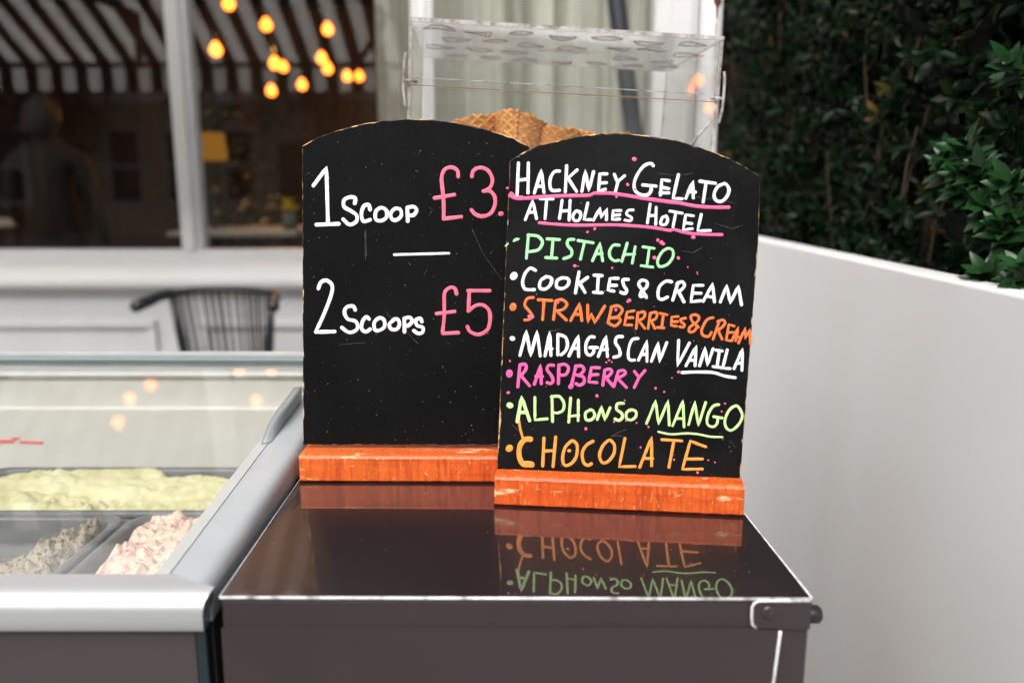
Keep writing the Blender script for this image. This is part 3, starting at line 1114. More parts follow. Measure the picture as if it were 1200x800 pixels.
def street_tree(x, y, label, seed):
    rt = random.Random(seed)
    t_ = thing("street_tree", label, "tree", (x, y, 0), 0, "street trees across the road")
    b = MB()
    b.tube([(x, y, 0), (x + 0.05, y, 1.5), (x, y + 0.05, 3.2), (x + 0.1, y, 5.2)], [0.17, 0.13, 0.10, 0.03], 10)
    for k in range(7):
        a = k * 0.9 + rt.uniform(0, 0.5)
        z0 = 2.2 + k * 0.35
        b.tube([(x, y, z0), (x + 0.8 * math.cos(a), y + 0.8 * math.sin(a), z0 + 0.7), (x + 1.5 * math.cos(a), y + 1.5 * math.sin(a), z0 + 1.5)], [0.06, 0.04, 0.012], 6)
    b.build("trunk", M['twig'], t_, smooth=True)
    b = MB()
    cl = [(rt.gauss(0, 0.85), rt.gauss(0, 0.85), rt.uniform(2.3, 5.8)) for _ in range(34)]
    for k in range(2600):
        c = rt.choice(cl)
        p = Vector((x + c[0] + rt.gauss(0, 0.28), y + c[1] + rt.gauss(0, 0.28), c[2] + rt.gauss(0, 0.28)))
        leaf_quad(b, p, Vector((rt.gauss(0, 1), rt.gauss(0, 1), rt.gauss(0, 0.6))), Vector((0, 0, 1)), rt.uniform(0.14, 0.24), 0.13)
    b.build("crown", M['leaf_dark'], t_)


street_tree(-4.6, -11.6, "street tree across the road in front of the cream house, mirrored in the middle pane", 3)
street_tree(-11.2, -11.6, "street tree across the road near the brown brick house, mirrored at far left", 8)
street_tree(2.6, -11.6, "street tree across the road behind the camera, right of the other two", 12)

# ================================================================== CHAIRS at the sill
CHY = 3.25


def make_chair():
    """Round-backed black chair with a corded back; local frame: faces -Y, origin on the floor."""
    t_ = thing("corded_chair", "", "chair")
    seat_z = 0.45
    top_z = 0.845
    # half circle back rail with forward arm tips
    pts = []
    for i in range(33):
        a = R(-8 + 196 * i / 32)
        r_ = 0.252
        pts.append(Vector((-r_ * math.cos(a) * (1.0), 0.02 + r_ * 0.62 * math.sin(a), top_z - 0.022 * (1 - math.sin(a)) ** 1.2)))
    pts[0] += Vector((-0.03, -0.09, -0.012))
    pts[-1] += Vector((0.03, -0.09, -0.012))
    rr = [0.024] + [0.022] * 6 + [0.014] * 19 + [0.022] * 6 + [0.024]
    b = MB()
    b.tube(catmull(pts, 3), [rr[min(32, i // 3)] for i in range(len(catmull(pts, 3)))], 10)
    b.build("top_rail", M['black_wood'], t_, smooth=True, local=True)
    # seat
    b = MB()
    ring = [(0.24 * math.cos(2 * math.pi * i / 28), 0.02 + 0.225 * math.sin(2 * math.pi * i / 28)) for i in range(28)]
    b.prism([(x, y, seat_z) for x, y in ring], Vector((0, 0, -0.035)))
    b.build("seat", M['black_wood'], t_, bevel=0.008, local=True)
    # cords from rail down to the seat edge
    b = MB()
    for i in range(44):
        a = R(38 + 104 * (i + 0.6 * math.sin(i * 1.9)) / 43)
        top = Vector((-0.252 * math.cos(a), 0.02 + 0.252 * 0.62 * math.sin(a), top_z - 0.022 * (1 - math.sin(a)) ** 1.2))
        bot = Vector((-0.215 * math.cos(a), 0.02 + 0.21 * math.sin(a), seat_z))
        b.tube([top, bot], (0.0042, 0.0030, 0.0036, 0.0020, 0.0046)[(i * 7 + i // 3) % 5], 5)
    b.build("cord_back", M['cord'], t_, local=True)
    for a in (R(33), R(147)):
        top = Vector((-0.252 * math.cos(a), 0.02 + 0.252 * 0.62 * math.sin(a), top_z - 0.004))
        bot = Vector((-0.20 * math.cos(a), 0.02 + 0.20 * math.sin(a), seat_z - 0.03))
        b = MB()
        b.tube([top, (top + bot) / 2, bot], [0.015, 0.020, 0.016], 10)
        b.build("back_post", M['black_wood'], t_, smooth=True, local=True)
    for sx in (-1, 1):
        for sy in (-1, 1):
            b = MB()
            b.tube([(sx * 0.17, 0.02 + sy * 0.155, seat_z - 0.03), (sx * 0.22, 0.02 + sy * 0.20, 0)], [0.02, 0.013], 10)
            b.build("leg", M['black_wood'], t_, smooth=True, local=True)
    return t_


ch = make_chair()
cp = at_y(248, 340, CHY)
ch.location = (cp.x, CHY, 0)
ch.scale = (1, 1, 1)
tag(ch, "black chair with a fanned brown cord back under the window sill, behind the freezer", "chair")
# ================================================================== PARTITION WALL and HEDGE on the right
WZ = CAM_Z - 0.14
WX = 0.675
pw = MB()
pw.box((WX, -0.6, 0), (WX + 0.055, 3.7, WZ))
tag(pw.build("partition_wall", M['render_wall'], bevel=0.006, seg=3), "low smooth white rendered wall beside the dark cabinet, hedge above it", "wall")

hedge = thing("hedge", "tall dark green glossy leaved hedge growing behind the low white wall", "hedge", (1.1, 1.6, 0))
rng = np.random.default_rng(5)
hb = MB()


def hedge_face(y, z):
    return 0.80 + 0.05 * noise.noise(Vector((y * 2.1, z * 2.3, 0.3))) + 0.06 * noise.noise(Vector((y * 5, z * 5, 4.0))) + 0.03 * (y - 1)


def rosette(p, ax, nl, L, mi=0):
    ax = ax.normalized()
    a0 = ax.orthogonal().normalized()
    b0 = ax.cross(a0)
    ph_ = random.uniform(0, 6.28)
    for k_ in range(nl):
        q = ph_ + k_ * 2.4
        sp = 0.35 + 0.85 * (k_ / nl)
        dirn = ax * math.cos(sp * 1.25) + (a0 * math.cos(q) + b0 * math.sin(q)) * math.sin(sp * 1.25)
        base = p - ax * (0.035 * k_ / nl)
        leaf_quad(hb, base, dirn, ax, L * random.uniform(0.75, 1.15), L * random.uniform(0.34, 0.44), mi, 0.22, random.uniform(0.0, 0.3))


for i in range(5200):
    y = random.uniform(0.3, 3.6)
    z = random.uniform(0.95, 2.25)
    depth = abs(random.gauss(0, 0.10))
    x = hedge_face(y, z) + depth
    ax = Vector((-0.8, random.gauss(-0.25, 0.5), random.gauss(0.45, 0.45)))
    rosette(Vector((x, y, z)), ax, random.randint(5, 8), random.choice((0.024, 0.032, 0.040, 0.048)) * random.uniform(0.9, 1.1))
# lush shoots reaching out above the wall
for (px, py, y) in ((1125, 178, 1.30), (1145, 205, 1.26), (1160, 235, 1.24), (1180, 262, 1.2), (1120, 215, 1.3), (1190, 225, 1.2), (1105, 185, 1.35),
                    (1180, 320, 1.12), (1150, 325, 1.2), (1190, 70, 1.25)):
    for j in range(3):
        pp = at_y(px + random.uniform(-9, 9), py + random.uniform(-14, 14), y)
        pp.x = max(min(pp.x, hedge_face(pp.y, pp.z) + 0.02), 0.72)
        rosette(pp, Vector((-0.6, -0.5, 0.65 + random.uniform(-0.2, 0.3))), 9, 0.043, 1)
hb.build("foliage", [M['leaf'], M['leaf_fresh']], hedge, smooth=True)
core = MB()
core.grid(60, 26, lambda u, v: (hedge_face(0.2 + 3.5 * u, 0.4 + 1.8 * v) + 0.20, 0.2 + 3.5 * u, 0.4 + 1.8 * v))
core.build("shade_backing", pbr("shade_backing", (0.010, 0.014, 0.008), 0.9), hedge, smooth=True)  # dark sheet added to paint the shade deep between the leaves
tw = MB()
for i in range(130):
    y = random.uniform(0.5, 3.5)
    x = hedge_face(y, 1.2) + random.uniform(0.03, 0.14)
    z0 = random.uniform(0.9, 1.7)
    p0 = Vector((x, y, z0))
    p1 = p0 + Vector((random.uniform(-0.03, 0.03), random.uniform(-0.06, 0.06), random.uniform(0.12, 0.3)))
    tw.tube([p0, (p0 + p1) / 2 + Vector((random.uniform(-0.01, 0.01), 0, 0)), p1], [0.0035, 0.003, 0.002], 5)
for i in range(12):
    y = 0.5 + i * 0.27
    tw.tube([(1.02, y, 0), (1.0 + random.uniform(-0.03, 0.03), y + 0.03, 1.0), (0.98, y - 0.02, 2.0)], [0.02, 0.015, 0.006], 6)
tw.build("branches", M['twig'], hedge)

# white rusting pole behind the box
pa = at_y(833, 40, 1.62)
rp = MB()
PR = 0.0215
rp.tube([(pa.x, 1.62, 0), (pa.x, 1.62, 1.2), (pa.x, 1.62, 2.4)], PR, 20)
pole = thing("canopy_pole", "white painted metal pole with rust streaks rising behind the clear box", "pole", (pa.x, 1.62, 0))
rp.build("shaft", M['pole'], pole, smooth=True)
rp = MB()
rp.lathe((pa.x, 1.62, 0), [(0.15, 0), (0.15, 0.012), (0.03, 0.02), (0.028, 0.06)], 24)
rp.build("foot", M['pole'], pole, smooth=True)


def blob_on_pole(pxs, name):
    pts = []
    for (px, py) in pxs:
        x = (at_y(px, py, 1.6).x - pa.x)
        x = max(-PR * 0.97, min(PR * 0.97, x))
        pts.append(Vector((pa.x + x, 1.62 - math.sqrt(max(0, PR * PR - x * x)) - 0.0006, at_y(px, py, 1.6).z)))
    return pts


rs = MB()
pp = blob_on_pole([(837, -6), (845, -3), (846, 3), (842, 8), (841, 14), (840.5, 22), (839.5, 23), (839, 14), (839, 8), (836, 3)], "r")
rs.prism(pp[::-1], Vector((0, -0.0006, 0)))
rs.build("rust_patch", pbr("rust_brown", (0.11, 0.035, 0.014), 0.85, c2=(0.05, 0.016, 0.010), scale=120), pole)
rs = MB()
for k_ in range(5):
    y0 = 26 + k_ * 26
    pp = blob_on_pole([(838.6 - k_ * 0.3, y0), (839.6 - k_ * 0.3, y0), (839.2 - k_ * 0.3, y0 + 10), (839.0 - k_ * 0.3, y0 + 18), (838.2 - k_ * 0.3, y0 + 18),
                       (838.0 - k_ * 0.3, y0 + 9)], "s")
    rs.prism(pp[::-1], Vector((0, -0.0006, 0)))
rs.build("rust_streak", pbr("rust_stain", (0.30, 0.17, 0.10), 0.8, c2=(0.5, 0.42, 0.36), scale=200), pole)

# ================================================================== CABINET
FL, FR_ = at_z(256, 699, CAB_Z), at_z(953, 701, CAB_Z)
YB = 1.52
BL = Vector((FL.x - 0.012, YB, CAB_Z))
BR = Vector((FR_.x - 0.030, YB, CAB_Z))
cab = thing("service_cabinet", "glossy dark plum brown metal cabinet carrying the two chalkboards", "cabinet", ((FL.x + FR_.x) / 2, 1.05, 0))


def dn(p, z):
    return Vector((p.x, p.y, z))


TH = 0.0032


def lerp(a, b, t):
    return a + (b - a) * t


m = MB()
m.hexa([dn(FL, CAB_Z - TH), dn(FR_, CAB_Z - TH), dn(BR, CAB_Z - TH), dn(BL, CAB_Z - TH)], [FL, FR_, BR, BL])
m.build("top_panel", M['cab'], cab, bevel=0.0014, seg=3)
ZB = 0.10
ins = 0.001
fl, fr, br, bl = FL + Vector((0.001, 0.0015, 0)), FR_ + Vector((-0.001, 0.0015, 0)), BR + Vector((-0.001, -0.001, 0)), BL + Vector((0.001, -0.001, 0))
m = MB()
m.hexa([dn(fl, ZB), dn(fr, ZB), dn(br, ZB), dn(bl, ZB)], [dn(p, CAB_Z - TH - 0.0003) for p in (fl, fr, br, bl)])
m.build("carcass", M['cab_front'], cab, bevel=0.003)


def front(px, py, off=0.0):
    """point on the front face plane, off metres proud of it"""
    n_ = Vector((FR_.y - FL.y, -(FR_.x - FL.x), 0)).normalized()
    return at_plane(px, py, FL + Vector((0, 0.0015, 0)) + n_ * off, n_)


# dust and paint specks lying on the top
rs0 = random.Random(21)
m = MB()
for i in range(110):
    u_, v_ = rs0.random(), rs0.random() ** 1.3
    q_ = lerp(lerp(FL, FR_, u_), lerp(BL, BR, u_), v_ * 0.6) + Vector((0, 0, 0.0002))
    r_ = rs0.choice((0.0003, 0.0004, 0.0004, 0.0006))
    k0 = rs0.uniform(0, 6)
    m.add([q_ + Vector((r_ * math.cos(k0 + t_), r_ * 1.3 * math.sin(k0 + t_), 0)) for t_ in (0, 1.2, 2.5, 3.8, 5.1)], [(0, 1, 2, 3, 4)])
m.build("dust_marking", pbr("pale_dust", (0.30, 0.29, 0.28), 0.8), cab)
# painted highlight on the worn arris along the front and right edges of the top
m = MB()
m.tube([lerp(FL, FR_, 0.002) + Vector((0, 0.0004, -0.0008)), lerp(FL, FR_, 0.998) + Vector((0, 0.0004, -0.0008))], 0.0015, 8)
m.tube([lerp(FR_, BR, 0.002) + Vector((-0.0004, 0, -0.0008)), lerp(FR_, BR, 0.99) + Vector((-0.0004, 0, -0.0008))], 0.0010, 8)
m.tube([lerp(FL, BL, 0.002) + Vector((0.0004, 0, -0.0008)), lerp(FL, BL, 0.99) + Vector((0.0004, 0, -0.0008))], 0.0006, 8)
m.build("worn_edge_highlight", M['cab_edge'], cab, smooth=True)
# door leaf, proud of the carcass, right edge stepped round the corner bracket
door_px = [(259, 735.5), (880, 735.5), (884, 737), (914, 738), (914, 741), (896, 1130), (283, 1130)]
nF = Vector((FR_.y - FL.y, -(FR_.x - FL.x), 0)).normalized()
m = MB()
m.prism([front(x, y, 0.0028) for x, y in reversed(door_px)], -nF * 0.0025)
m.build("door", M['cab_front'], cab, bevel=0.0012)
# bright folded edge at the door's right side and the L-shaped corner bracket
m = MB()
m.tube([front(914.5, 739, 0.003), front(911, 765, 0.003), front(902, 830, 0.003), front(893, 960, 0.003)], 0.0016, 6)
m.build("door_edge", M['cab_edge'], cab, smooth=True)
br_px = [(882, 703.5), (952, 703.5), (949, 737), (890, 736), (884.5, 734), (881, 729), (881, 712)]
m = MB()
m.prism([front(x, y, 0.0036) for x, y in reversed(br_px)], -nF * 0.003)
bk = m.build("corner_bracket", M['cab_front'], cab, bevel=0.0008)
m = MB()
m.tube([front(x, y, 0.0036) for x, y in ((950, 703.8), (920, 703.6), (890, 703.6), (884, 706), (881.3, 711), (880.8, 722), (881.5, 731), (886, 735.5))], 0.0013, 6)
m.build("bracket_rim", M['cab_edge'], bk, smooth=True)
m = MB()
rc = front(901, 718, 0.0036)
m.lathe(rc, [(0.0072, 0), (0.0070, 0.0006), (0.005, 0.0016), (0.001, 0.0019)], 18, axis=nF)
m.build("rivet", M['cab_front'], bk, smooth=True)
m = MB()
kp = at_plane(948, 718, BR, Vector((1, 0.036, 0)).normalized())
kb = Vector((FR_.x - 0.004, FR_.y + 0.045, kp.z))
kc = at_y(956, 719, FR_.y + 0.05)
m.lathe((FR_.x - 0.003, FR_.y + 0.05, kc.z), [(0.005, 0), (0.005, 0.013), (0.0080, 0.016), (0.0092, 0.019), (0.0092, 0.029), (0.007, 0.032), (0.002, 0.033)], 20,
        axis=(1, 0, 0))
m.build("side_knob", M['rubber'], cab, smooth=True)
for sx in (FL.x + 0.05, FR_.x - 0.06):
    for y in (FL.y + 0.06, YB - 0.06):
        m = MB()
        m.lathe((sx, y - 0.013, 0.04), [(0.03, 0), (0.04, 0.003), (0.04, 0.023), (0.03, 0.026)], 20, axis=(0, 1, 0))
        m.box((sx - 0.012, y - 0.012, 0.05), (sx + 0.012, y + 0.012, ZB - 0.001))
        m.build("castor", M['rubber'], cab, smooth=False)

# ================================================================== CHALKBOARDS


def make_board(root, p_left, p_right, lean, lip_h, lip_d, tot_d, outline, bmat, lmat, ext_right=None):
    """p_left/p_right: front bottom corners of the wooden base on the cabinet top."""
    ux = (p_right - p_left).normalized()
    nf = Vector((ux.y, -ux.x, 0)).normalized()           # towards the viewer
    up = Vector((0, 0, 1))
    bn = (nf * math.cos(lean) + up * math.sin(lean)).normalized()
    p0 = p_left + up * lip_h - nf * lip_d
    bu = ux.cross(bn) * -1
    if bu.z < 0:
        bu = -bu
    # panel
    poly = []
    for k_, (px, py) in enumerate(outline):
        q_ = at_plane(px, py, p0, bn)
        poly.append(q_)
    # roughen the arched edge a little
    dense = []
    nP = len(poly)
    for i in range(nP):
        a, b_ = poly[i], poly[(i + 1) % nP]
        seg = max(1, int((b_ - a).length / 0.004))
        for s in range(seg):
            q_ = lerp(a, b_, s / seg)
            if q_.z > p_left.z + lip_h + 0.01:
                jit = noise.noise(q_ * 160) * 0.0006 + noise.noise(q_ * 60) * 0.0005
                q_ = q_ + bu * jit + ux * jit * 0.6
            dense.append(q_)
    # sink the foot of the panel into the base
    dense2 = []
    for q_ in dense:
        if q_.z <= p_left.z + lip_h + 0.004:
            q_ = q_ - bu * ((q_.z - (p_left.z + lip_h)) / bu.z + 0.008)
        dense2.append(q_)
    mb = MB()
    th = 0.0058
    # front face, chamfer ring of raw wood, back
    n_ = len(dense2)
    c_ = sum(dense2, Vector()) / n_
    inner = []
    for i, q_ in enumerate(dense2):
        t_ = (dense2[(i + 1) % n_] - dense2[i - 1])
        nn = t_.cross(bn).normalized()
        if nn.dot(c_ - q_) < 0:
            nn = -nn
        wv = 0.0004 + 0.0016 * max(0.0, noise.noise(q_ * 90) + 0.15) + 0.003 * max(0.0, noise.noise(q_ * 33 + Vector((3, 1, 2))) - 0.25)
        inner.append(q_ + nn * wv)
    ring = [q_ - bn * 0.0011 for q_ in dense2]
    back = [q_ - bn * th for q_ in dense2]
    mb.add(inner, [tuple(range(n_))], 0)
    mb.add(inner + ring, [(i, n_ + i, n_ + (i + 1) % n_, (i + 1) % n_) for i in range(n_)], 1)
    mb.add(ring + back, [(i, n_ + i, n_ + (i + 1) % n_, (i + 1) % n_) for i in range(n_)], 1)
    mb.add(back, [tuple(reversed(range(n_)))], 0)
    mb.build("panel", [bmat, M['edge_wood']], root)
    # base: two rails clamping the panel
    A, Bp = p_left, p_right
    lo0 = 0.0005
    v = lambda p, dd, h: p - nf * dd + up * h
    mb = MB()
    gap0 = lip_d - 0.0003
    # uneven long mesh so that the paint edges look hand made
    N = 40
    prof = [(0.0, lo0 + 0.003), (0.003, lo0), (tot_d - 0.003, lo0), (tot_d, lo0 + 0.003), (tot_d, lip_h - 0.003), (tot_d - 0.003, lip_h),
            (lip_d + th + 0.002, lip_h), (gap0, lip_h), (0.0055, lip_h), (0.0022, lip_h - 0.0012), (0.0004, lip_h - 0.0045)]
    K = len(prof)
    vs = []
    for i in range(N + 1):
        c0 = lerp(A, Bp, i / N)
        for (dd, h) in prof:
            e = c0 + Vector((0, 0, 0))
            wob = 0.0005 * noise.noise(Vector((i * 0.9, dd * 40, h * 40)))
            endr = 0.0
            if i in (0, N) and (h > lip_h - 0.004 or dd < 0.002):
                endr = 0.0012
            s_ = endr if i == 0 else -endr
            vs.append(v(e + ux * s_, dd + wob, h + wob))
    fs = []
    for i in range(N):
        for j in range(K):
            fs.append((i * K + j, i * K + (j + 1) % K, (i + 1) * K + (j + 1) % K, (i + 1) * K + j))
    fs.append(tuple(range(K)))
    fs.append(tuple(reversed(range(N * K, (N + 1) * K))))
    mb.add(vs, [tuple(reversed(f)) for f in fs])
    mb.build("base", lmat, root, smooth=False)
    return p0, bn, ux, bu


class Pen:
    """Marker strokes traced on a board plane: flat raised ribbons with round ends."""

    def __init__(self, plane):
        self.p0, self.bn = plane[0], plane[1]
        self.k = 0

    def pt(self, px, py):
        return at_plane(px, py, self.p0, self.bn)

    def line(self, mb, s, o, scale, wpx, mi=0):
        smooth = s.startswith("~")
        pts = []
        for tok in s.lstrip("~").split():
            a, b_ = tok.split(",")
            pts.append(Vector((o[0] + float(a) / scale, o[1] + float(b_) / scale, 0)))
        if smooth and len(pts) > 2:
            pts = catmull(pts, 6)
        else:
            den = [pts[0]]
            for a, b_ in zip(pts, pts[1:]):
                n_ = max(2, int((b_ - a).length / 5))
                for q_ in range(1, n_ + 1):
                    den.append(lerp(a, b_, q_ / n_))
            pts = den
        self.ribbon(mb, pts, wpx, mi)

    def ribbon(self, mb, pts, wpx, mi=0):
        self.k += 1
        W = []
        for q_ in pts:
            W.append(self.pt(q_.x, q_.y))
        n_ = len(W)
        pm = (self.pt(pts[0].x + 1, pts[0].y) - self.pt(pts[0].x, pts[0].y)).length
        hw = wpx * pm * 0.435
        lift = 0.00022 + 0.000004 * (self.k % 50)
        sec = 7
        verts, faces = [], []
        # rounded caps: extend the path with shrinking sections
        path, rad = [], []
        t0 = (W[0] - W[1]).normalized() if n_ > 1 else Vector((1, 0, 0))
        t1 = (W[-1] - W[-2]).normalized() if n_ > 1 else Vector((1, 0, 0))
        for a in (90, 65, 40, 18):
            path.append(W[0] + t0 * hw * math.sin(R(a)))
            rad.append(hw * max(0.02, math.cos(R(a))))
        for i, q_ in enumerate(W):
            path.append(q_)
            rad.append(hw * (1 + 0.16 * noise.noise(q_ * 110 + Vector((self.k, 0, 0))) + 0.07 * noise.noise(q_ * 500)))
        for a in (18, 40, 65, 90):
            path.append(W[-1] + t1 * hw * math.sin(R(a)))
            rad.append(hw * max(0.02, math.cos(R(a))))
        n2 = len(path)
        for i in range(n2):
            t_ = path[min(i + 1, n2 - 1)] - path[max(i - 1, 0)]
            s_ = t_.cross(self.bn)
            s_ = s_.normalized() if s_.length > 1e-9 else Vector((1, 0, 0))
            for j in range(sec):
                a = math.pi * j / (sec - 1)
                verts.append(path[i] + s_ * (math.cos(a) * rad[i]) + self.bn * (lift * (0.15 + 0.85 * math.sin(a) ** 0.5 if math.sin(a) > 0 else 0.1)))
        for i in range(n2 - 1):
            for j in range(sec - 1):
                faces.append((i * sec + j, (i + 1) * sec + j, (i + 1) * sec + j + 1, i * sec + j + 1))
        mb.add(verts, faces, mi)

    def dot(self, mb, px, py, r, mi=0):
        self.k += 1
        c = self.pt(px, py)
        a = self.pt(px + 1, py) - c
        u = a.normalized()
        v_ = self.bn.cross(u)
        pm = a.length
        n_ = 14
        lift = 0.00030 + 0.000004 * (self.k % 50)
        vs = [c + self.bn * lift]
        for ring, hh in ((0.75, 0.9), (1.0, 0.15)):
            for i in range(n_):
                q_ = 2 * math.pi * i / n_
                rr = r * pm * ring * (1 + 0.10 * math.sin(2 * q_ + self.k))
                vs.append(c + (u * math.cos(q_) + v_ * math.sin(q_)) * rr + self.bn * lift * hh)
        fs = [(0, 1 + i, 1 + (i + 1) % n_) for i in range(n_)]
        fs += [(1 + i, 1 + n_ + i, 1 + n_ + (i + 1) % n_, 1 + (i + 1) % n_) for i in range(n_)]
        mb.add(vs, fs, mi)


# ---- left board: prices
LA = at_z(350.5, 565.5, CAB_Z)
LD = at_z(583, 566.5, CAB_Z)
ul = (LD - LA).normalized()
LB = LA + ul * 0.302
bd1 = thing("chalkboard", "arched black chalkboard listing scoop prices in white and pink, on an orange ledge", "chalkboard",
            ((LA.x + LB.x) / 2, LA.y + 0.03, CAB_Z), 0, "arched chalkboards on the cabinet")
out1 = [(355, 521), (620.5, 521), (620.5, 172), (602, 162), (584, 156), (565, 150.5), (546, 146.5), (527, 143), (508, 140.6), (490, 139.6), (471, 139.8),
        (452.5, 141), (433, 143.6), (415, 147.3), (396, 152.6), (377.5, 159), (365, 165), (354, 171)]
pl1 = make_board(bd1, LA, LB, R(4.0), 0.0375, 0.026, 0.058, out1, M['board_a'], M['ledge_a'])
pen = Pen(pl1)


def text(root, pen_, name, mat_, o, s, w, strokes, dots=(), label=None):
    mb = MB()
    for st in strokes:
        if isinstance(st, tuple):
            o2, s2, w2, lst = st
            for q_ in lst:
                pen_.line(mb, q_, o2, s2, w2)
        else:
            pen_.line(mb, st, o, s, w)
    for (x, y, r_) in dots:
        pen_.dot(mb, x, y, r_)
    return mb.build("lettering", mat_, root, smooth=True, label=label)


text(bd1, pen, "l", M['p_white'], (360, 185), 8.889, 5.0,
     ["65,290 200,105 216,670", "95,697 330,688", "~495,475 500,420 445,410 385,440 385,510 450,550 515,600 510,665 440,695 375,640",
      "~655,540 640,490 590,505 565,580 585,660 655,645", "~770,520 715,560 715,640 770,655 825,620 825,550 770,520",
      "~915,530 870,580 885,640 935,645 980,600 970,540 915,530", "1042,520 1048,660", "~1045,518 1110,510 1140,545 1110,595 1060,600"],
     label="white hand lettering reading 1 SCOOP")
text(bd1, pen, "l", M['p_pink'], (490, 185), 10, 4.9,
     ["~470,220 460,150 390,110 310,140 275,240 290,400 300,550 300,700", "298,715 505,690", "192,472 425,432",
      "~630,220 650,150 730,115 820,150 870,250 850,340 790,385 765,392", "~775,388 840,390 895,450 900,550 850,650 750,685 670,660 625,610"],
     [(587, 250.5, 3.0)], label="pink hand lettering reading £3.")
text(bd1, pen, "l", M['p_white'], (0, 0), 1, 3.4, ["462,298.5 490,297.8 526,296.8"], label="short white divider line")
text(bd1, pen, "l", M['p_white'], (360, 310), 8, 4.8,
     ["~105,225 130,165 185,150 235,200 220,300 150,480 80,630", "80,632 258,628", "~450,425 430,390 370,400 350,450 380,510 450,530 475,580 450,620 390,635 325,590",
      "~580,510 555,490 520,530 510,600 550,630 590,605", "~680,500 630,540 635,610 680,615 725,580 720,520 680,500",
      "~815,515 770,560 790,605 840,605 865,560 850,515 815,512", "910,505 912,630", "~910,505 960,495 985,530 950,570 920,575",
      "~1075,535 1060,505 1020,520 1030,570 1085,590 1080,635 1040,645 1000,620"], label="white hand lettering reading 2 SCOOPS")
text(bd1, pen, "l", M['p_pink'], (490, 310), 8, 4.8,
     ["~360,275 345,225 300,215 250,260 245,350 245,480 230,630", "232,645 378,638", "172,460 342,440", "672,245 468,245", "480,250 472,432",
      "~472,435 540,385 610,380 665,430 675,520 650,610 570,655 490,630 462,580"], label="pink hand lettering reading £5")

# ---- right board: flavours
RA = at_z(578.5, 593, CAB_Z)
RB = at_z(872, 606, CAB_Z)
bd2 = thing("chalkboard", "arched black chalkboard listing ice cream flavours in bright marker colours, standing in front", "chalkboard",
            ((RA.x + RB.x) / 2, (RA.y + RB.y) / 2 + 0.03, CAB_Z), 0, "arched chalkboards on the cabinet")
out2 = [(582.5, 547), (867.5, 561), (889, 281), (891, 206), (876, 197), (863, 190), (851, 184), (836, 178), (820, 172.5), (801, 167), (782, 162.5), (763, 159.6),
        (745, 157.6), (724, 156.2), (704, 156), (688, 158), (673, 161), (658, 164), (642, 167.5), (630, 171), (617, 176), (607, 182), (597.5, 188)]
pl2 = make_board(bd2, RA, RB, R(6.5), 0.0385, 0.026, 0.060, out2, M['board_b'], M['ledge_b'])
pen = Pen(pl2)
R1, R2, R3, R4, R5, R6, R7, R8, R9 = (590, 175), (730, 175), (590, 265), (730, 265), (585, 335), (735, 345), (580, 415), (725, 450), (580, 480)
S4, S6, S8 = 1200 / 165, 1200 / 159, 7.5
text(bd2, pen, "l", M['p_white'], R1, 8, 4.1,
     ["140,130 128,425", "233,130 230,410", "150,290 225,280", "290,410 355,195 380,405", "318,348 375,348", "~525,205 480,210 445,260 435,330 455,385 525,385",
      "592,155 580,400", "690,195 605,270", "608,275 685,395", "735,395 768,200 800,390 845,210", "970,232 905,232 890,395 955,375", "905,318 965,314",
      "1040,235 1065,300", "1135,250 1075,300 1050,395",
      (R2, 8, 4.2, ["~285,155 262,135 200,155 140,230 105,320 120,395 180,430 235,425 262,390 265,350", "185,335 310,347", "435,297 365,285 352,430",
                    "360,357 430,370", "348,408 430,410", "520,240 470,460 555,465", "590,460 655,300 660,455", "612,395 680,402", "720,300 865,320",
                    "780,315 752,495", "~945,325 890,350 855,420 870,475 920,490 970,450 995,385 975,335 950,320"])],
     label="white hand lettering of the heading")
text(bd2, pen, "l", M['p_white'], R1, 8, 3.9,
     ["205,660 275,480 310,650", "240,592 300,590", "345,464 465,466", "405,470 390,650", "550,480 525,650", "625,480 615,665", "540,580 620,575",
      "~720,590 680,580 650,630 670,670 710,660 725,610 705,585", "790,505 755,660 820,660", "845,665 905,550 915,640 970,560 965,660",
      "1100,575 1030,575 1020,660 1090,655", "1030,620 1090,615",
      (R2, 8, 3.8, ["~95,570 50,575 35,610 80,640 70,670 20,665", "255,515 230,690", "312,545 308,705", "240,622 310,622",
                    "~410,630 370,640 355,700 400,705 420,660 405,625", "440,580 555,600", "495,600 470,725", "660,625 590,615 565,755 650,745", "585,690 645,697",
                    "735,610 700,765 820,762"])], label="white hand lettering of the subheading")
text(bd2, pen, "l", M['p_hot'], (0, 0), 1, 4.3,
     [((0, 0), 1, 4.6, ["~597.5,229 606,232.5 622,232 640,230.5 665,229.5 690,229 697,226.5 715,226.5 730,228.5 755,232.5 780,236 796,238 815,241.5 836,243 854,243"]),
      ((0, 0), 1, 5.0, ["599,227 604,232 612,231.5"]),
      ((0, 0), 1, 3.9, ["~632,261 650,262.8 677,264 715,263.5 740,264.5 767,267 784,270 790,269 805,273 825,274.6 846,275"])],
     label="pink hand drawn underlines of the heading")
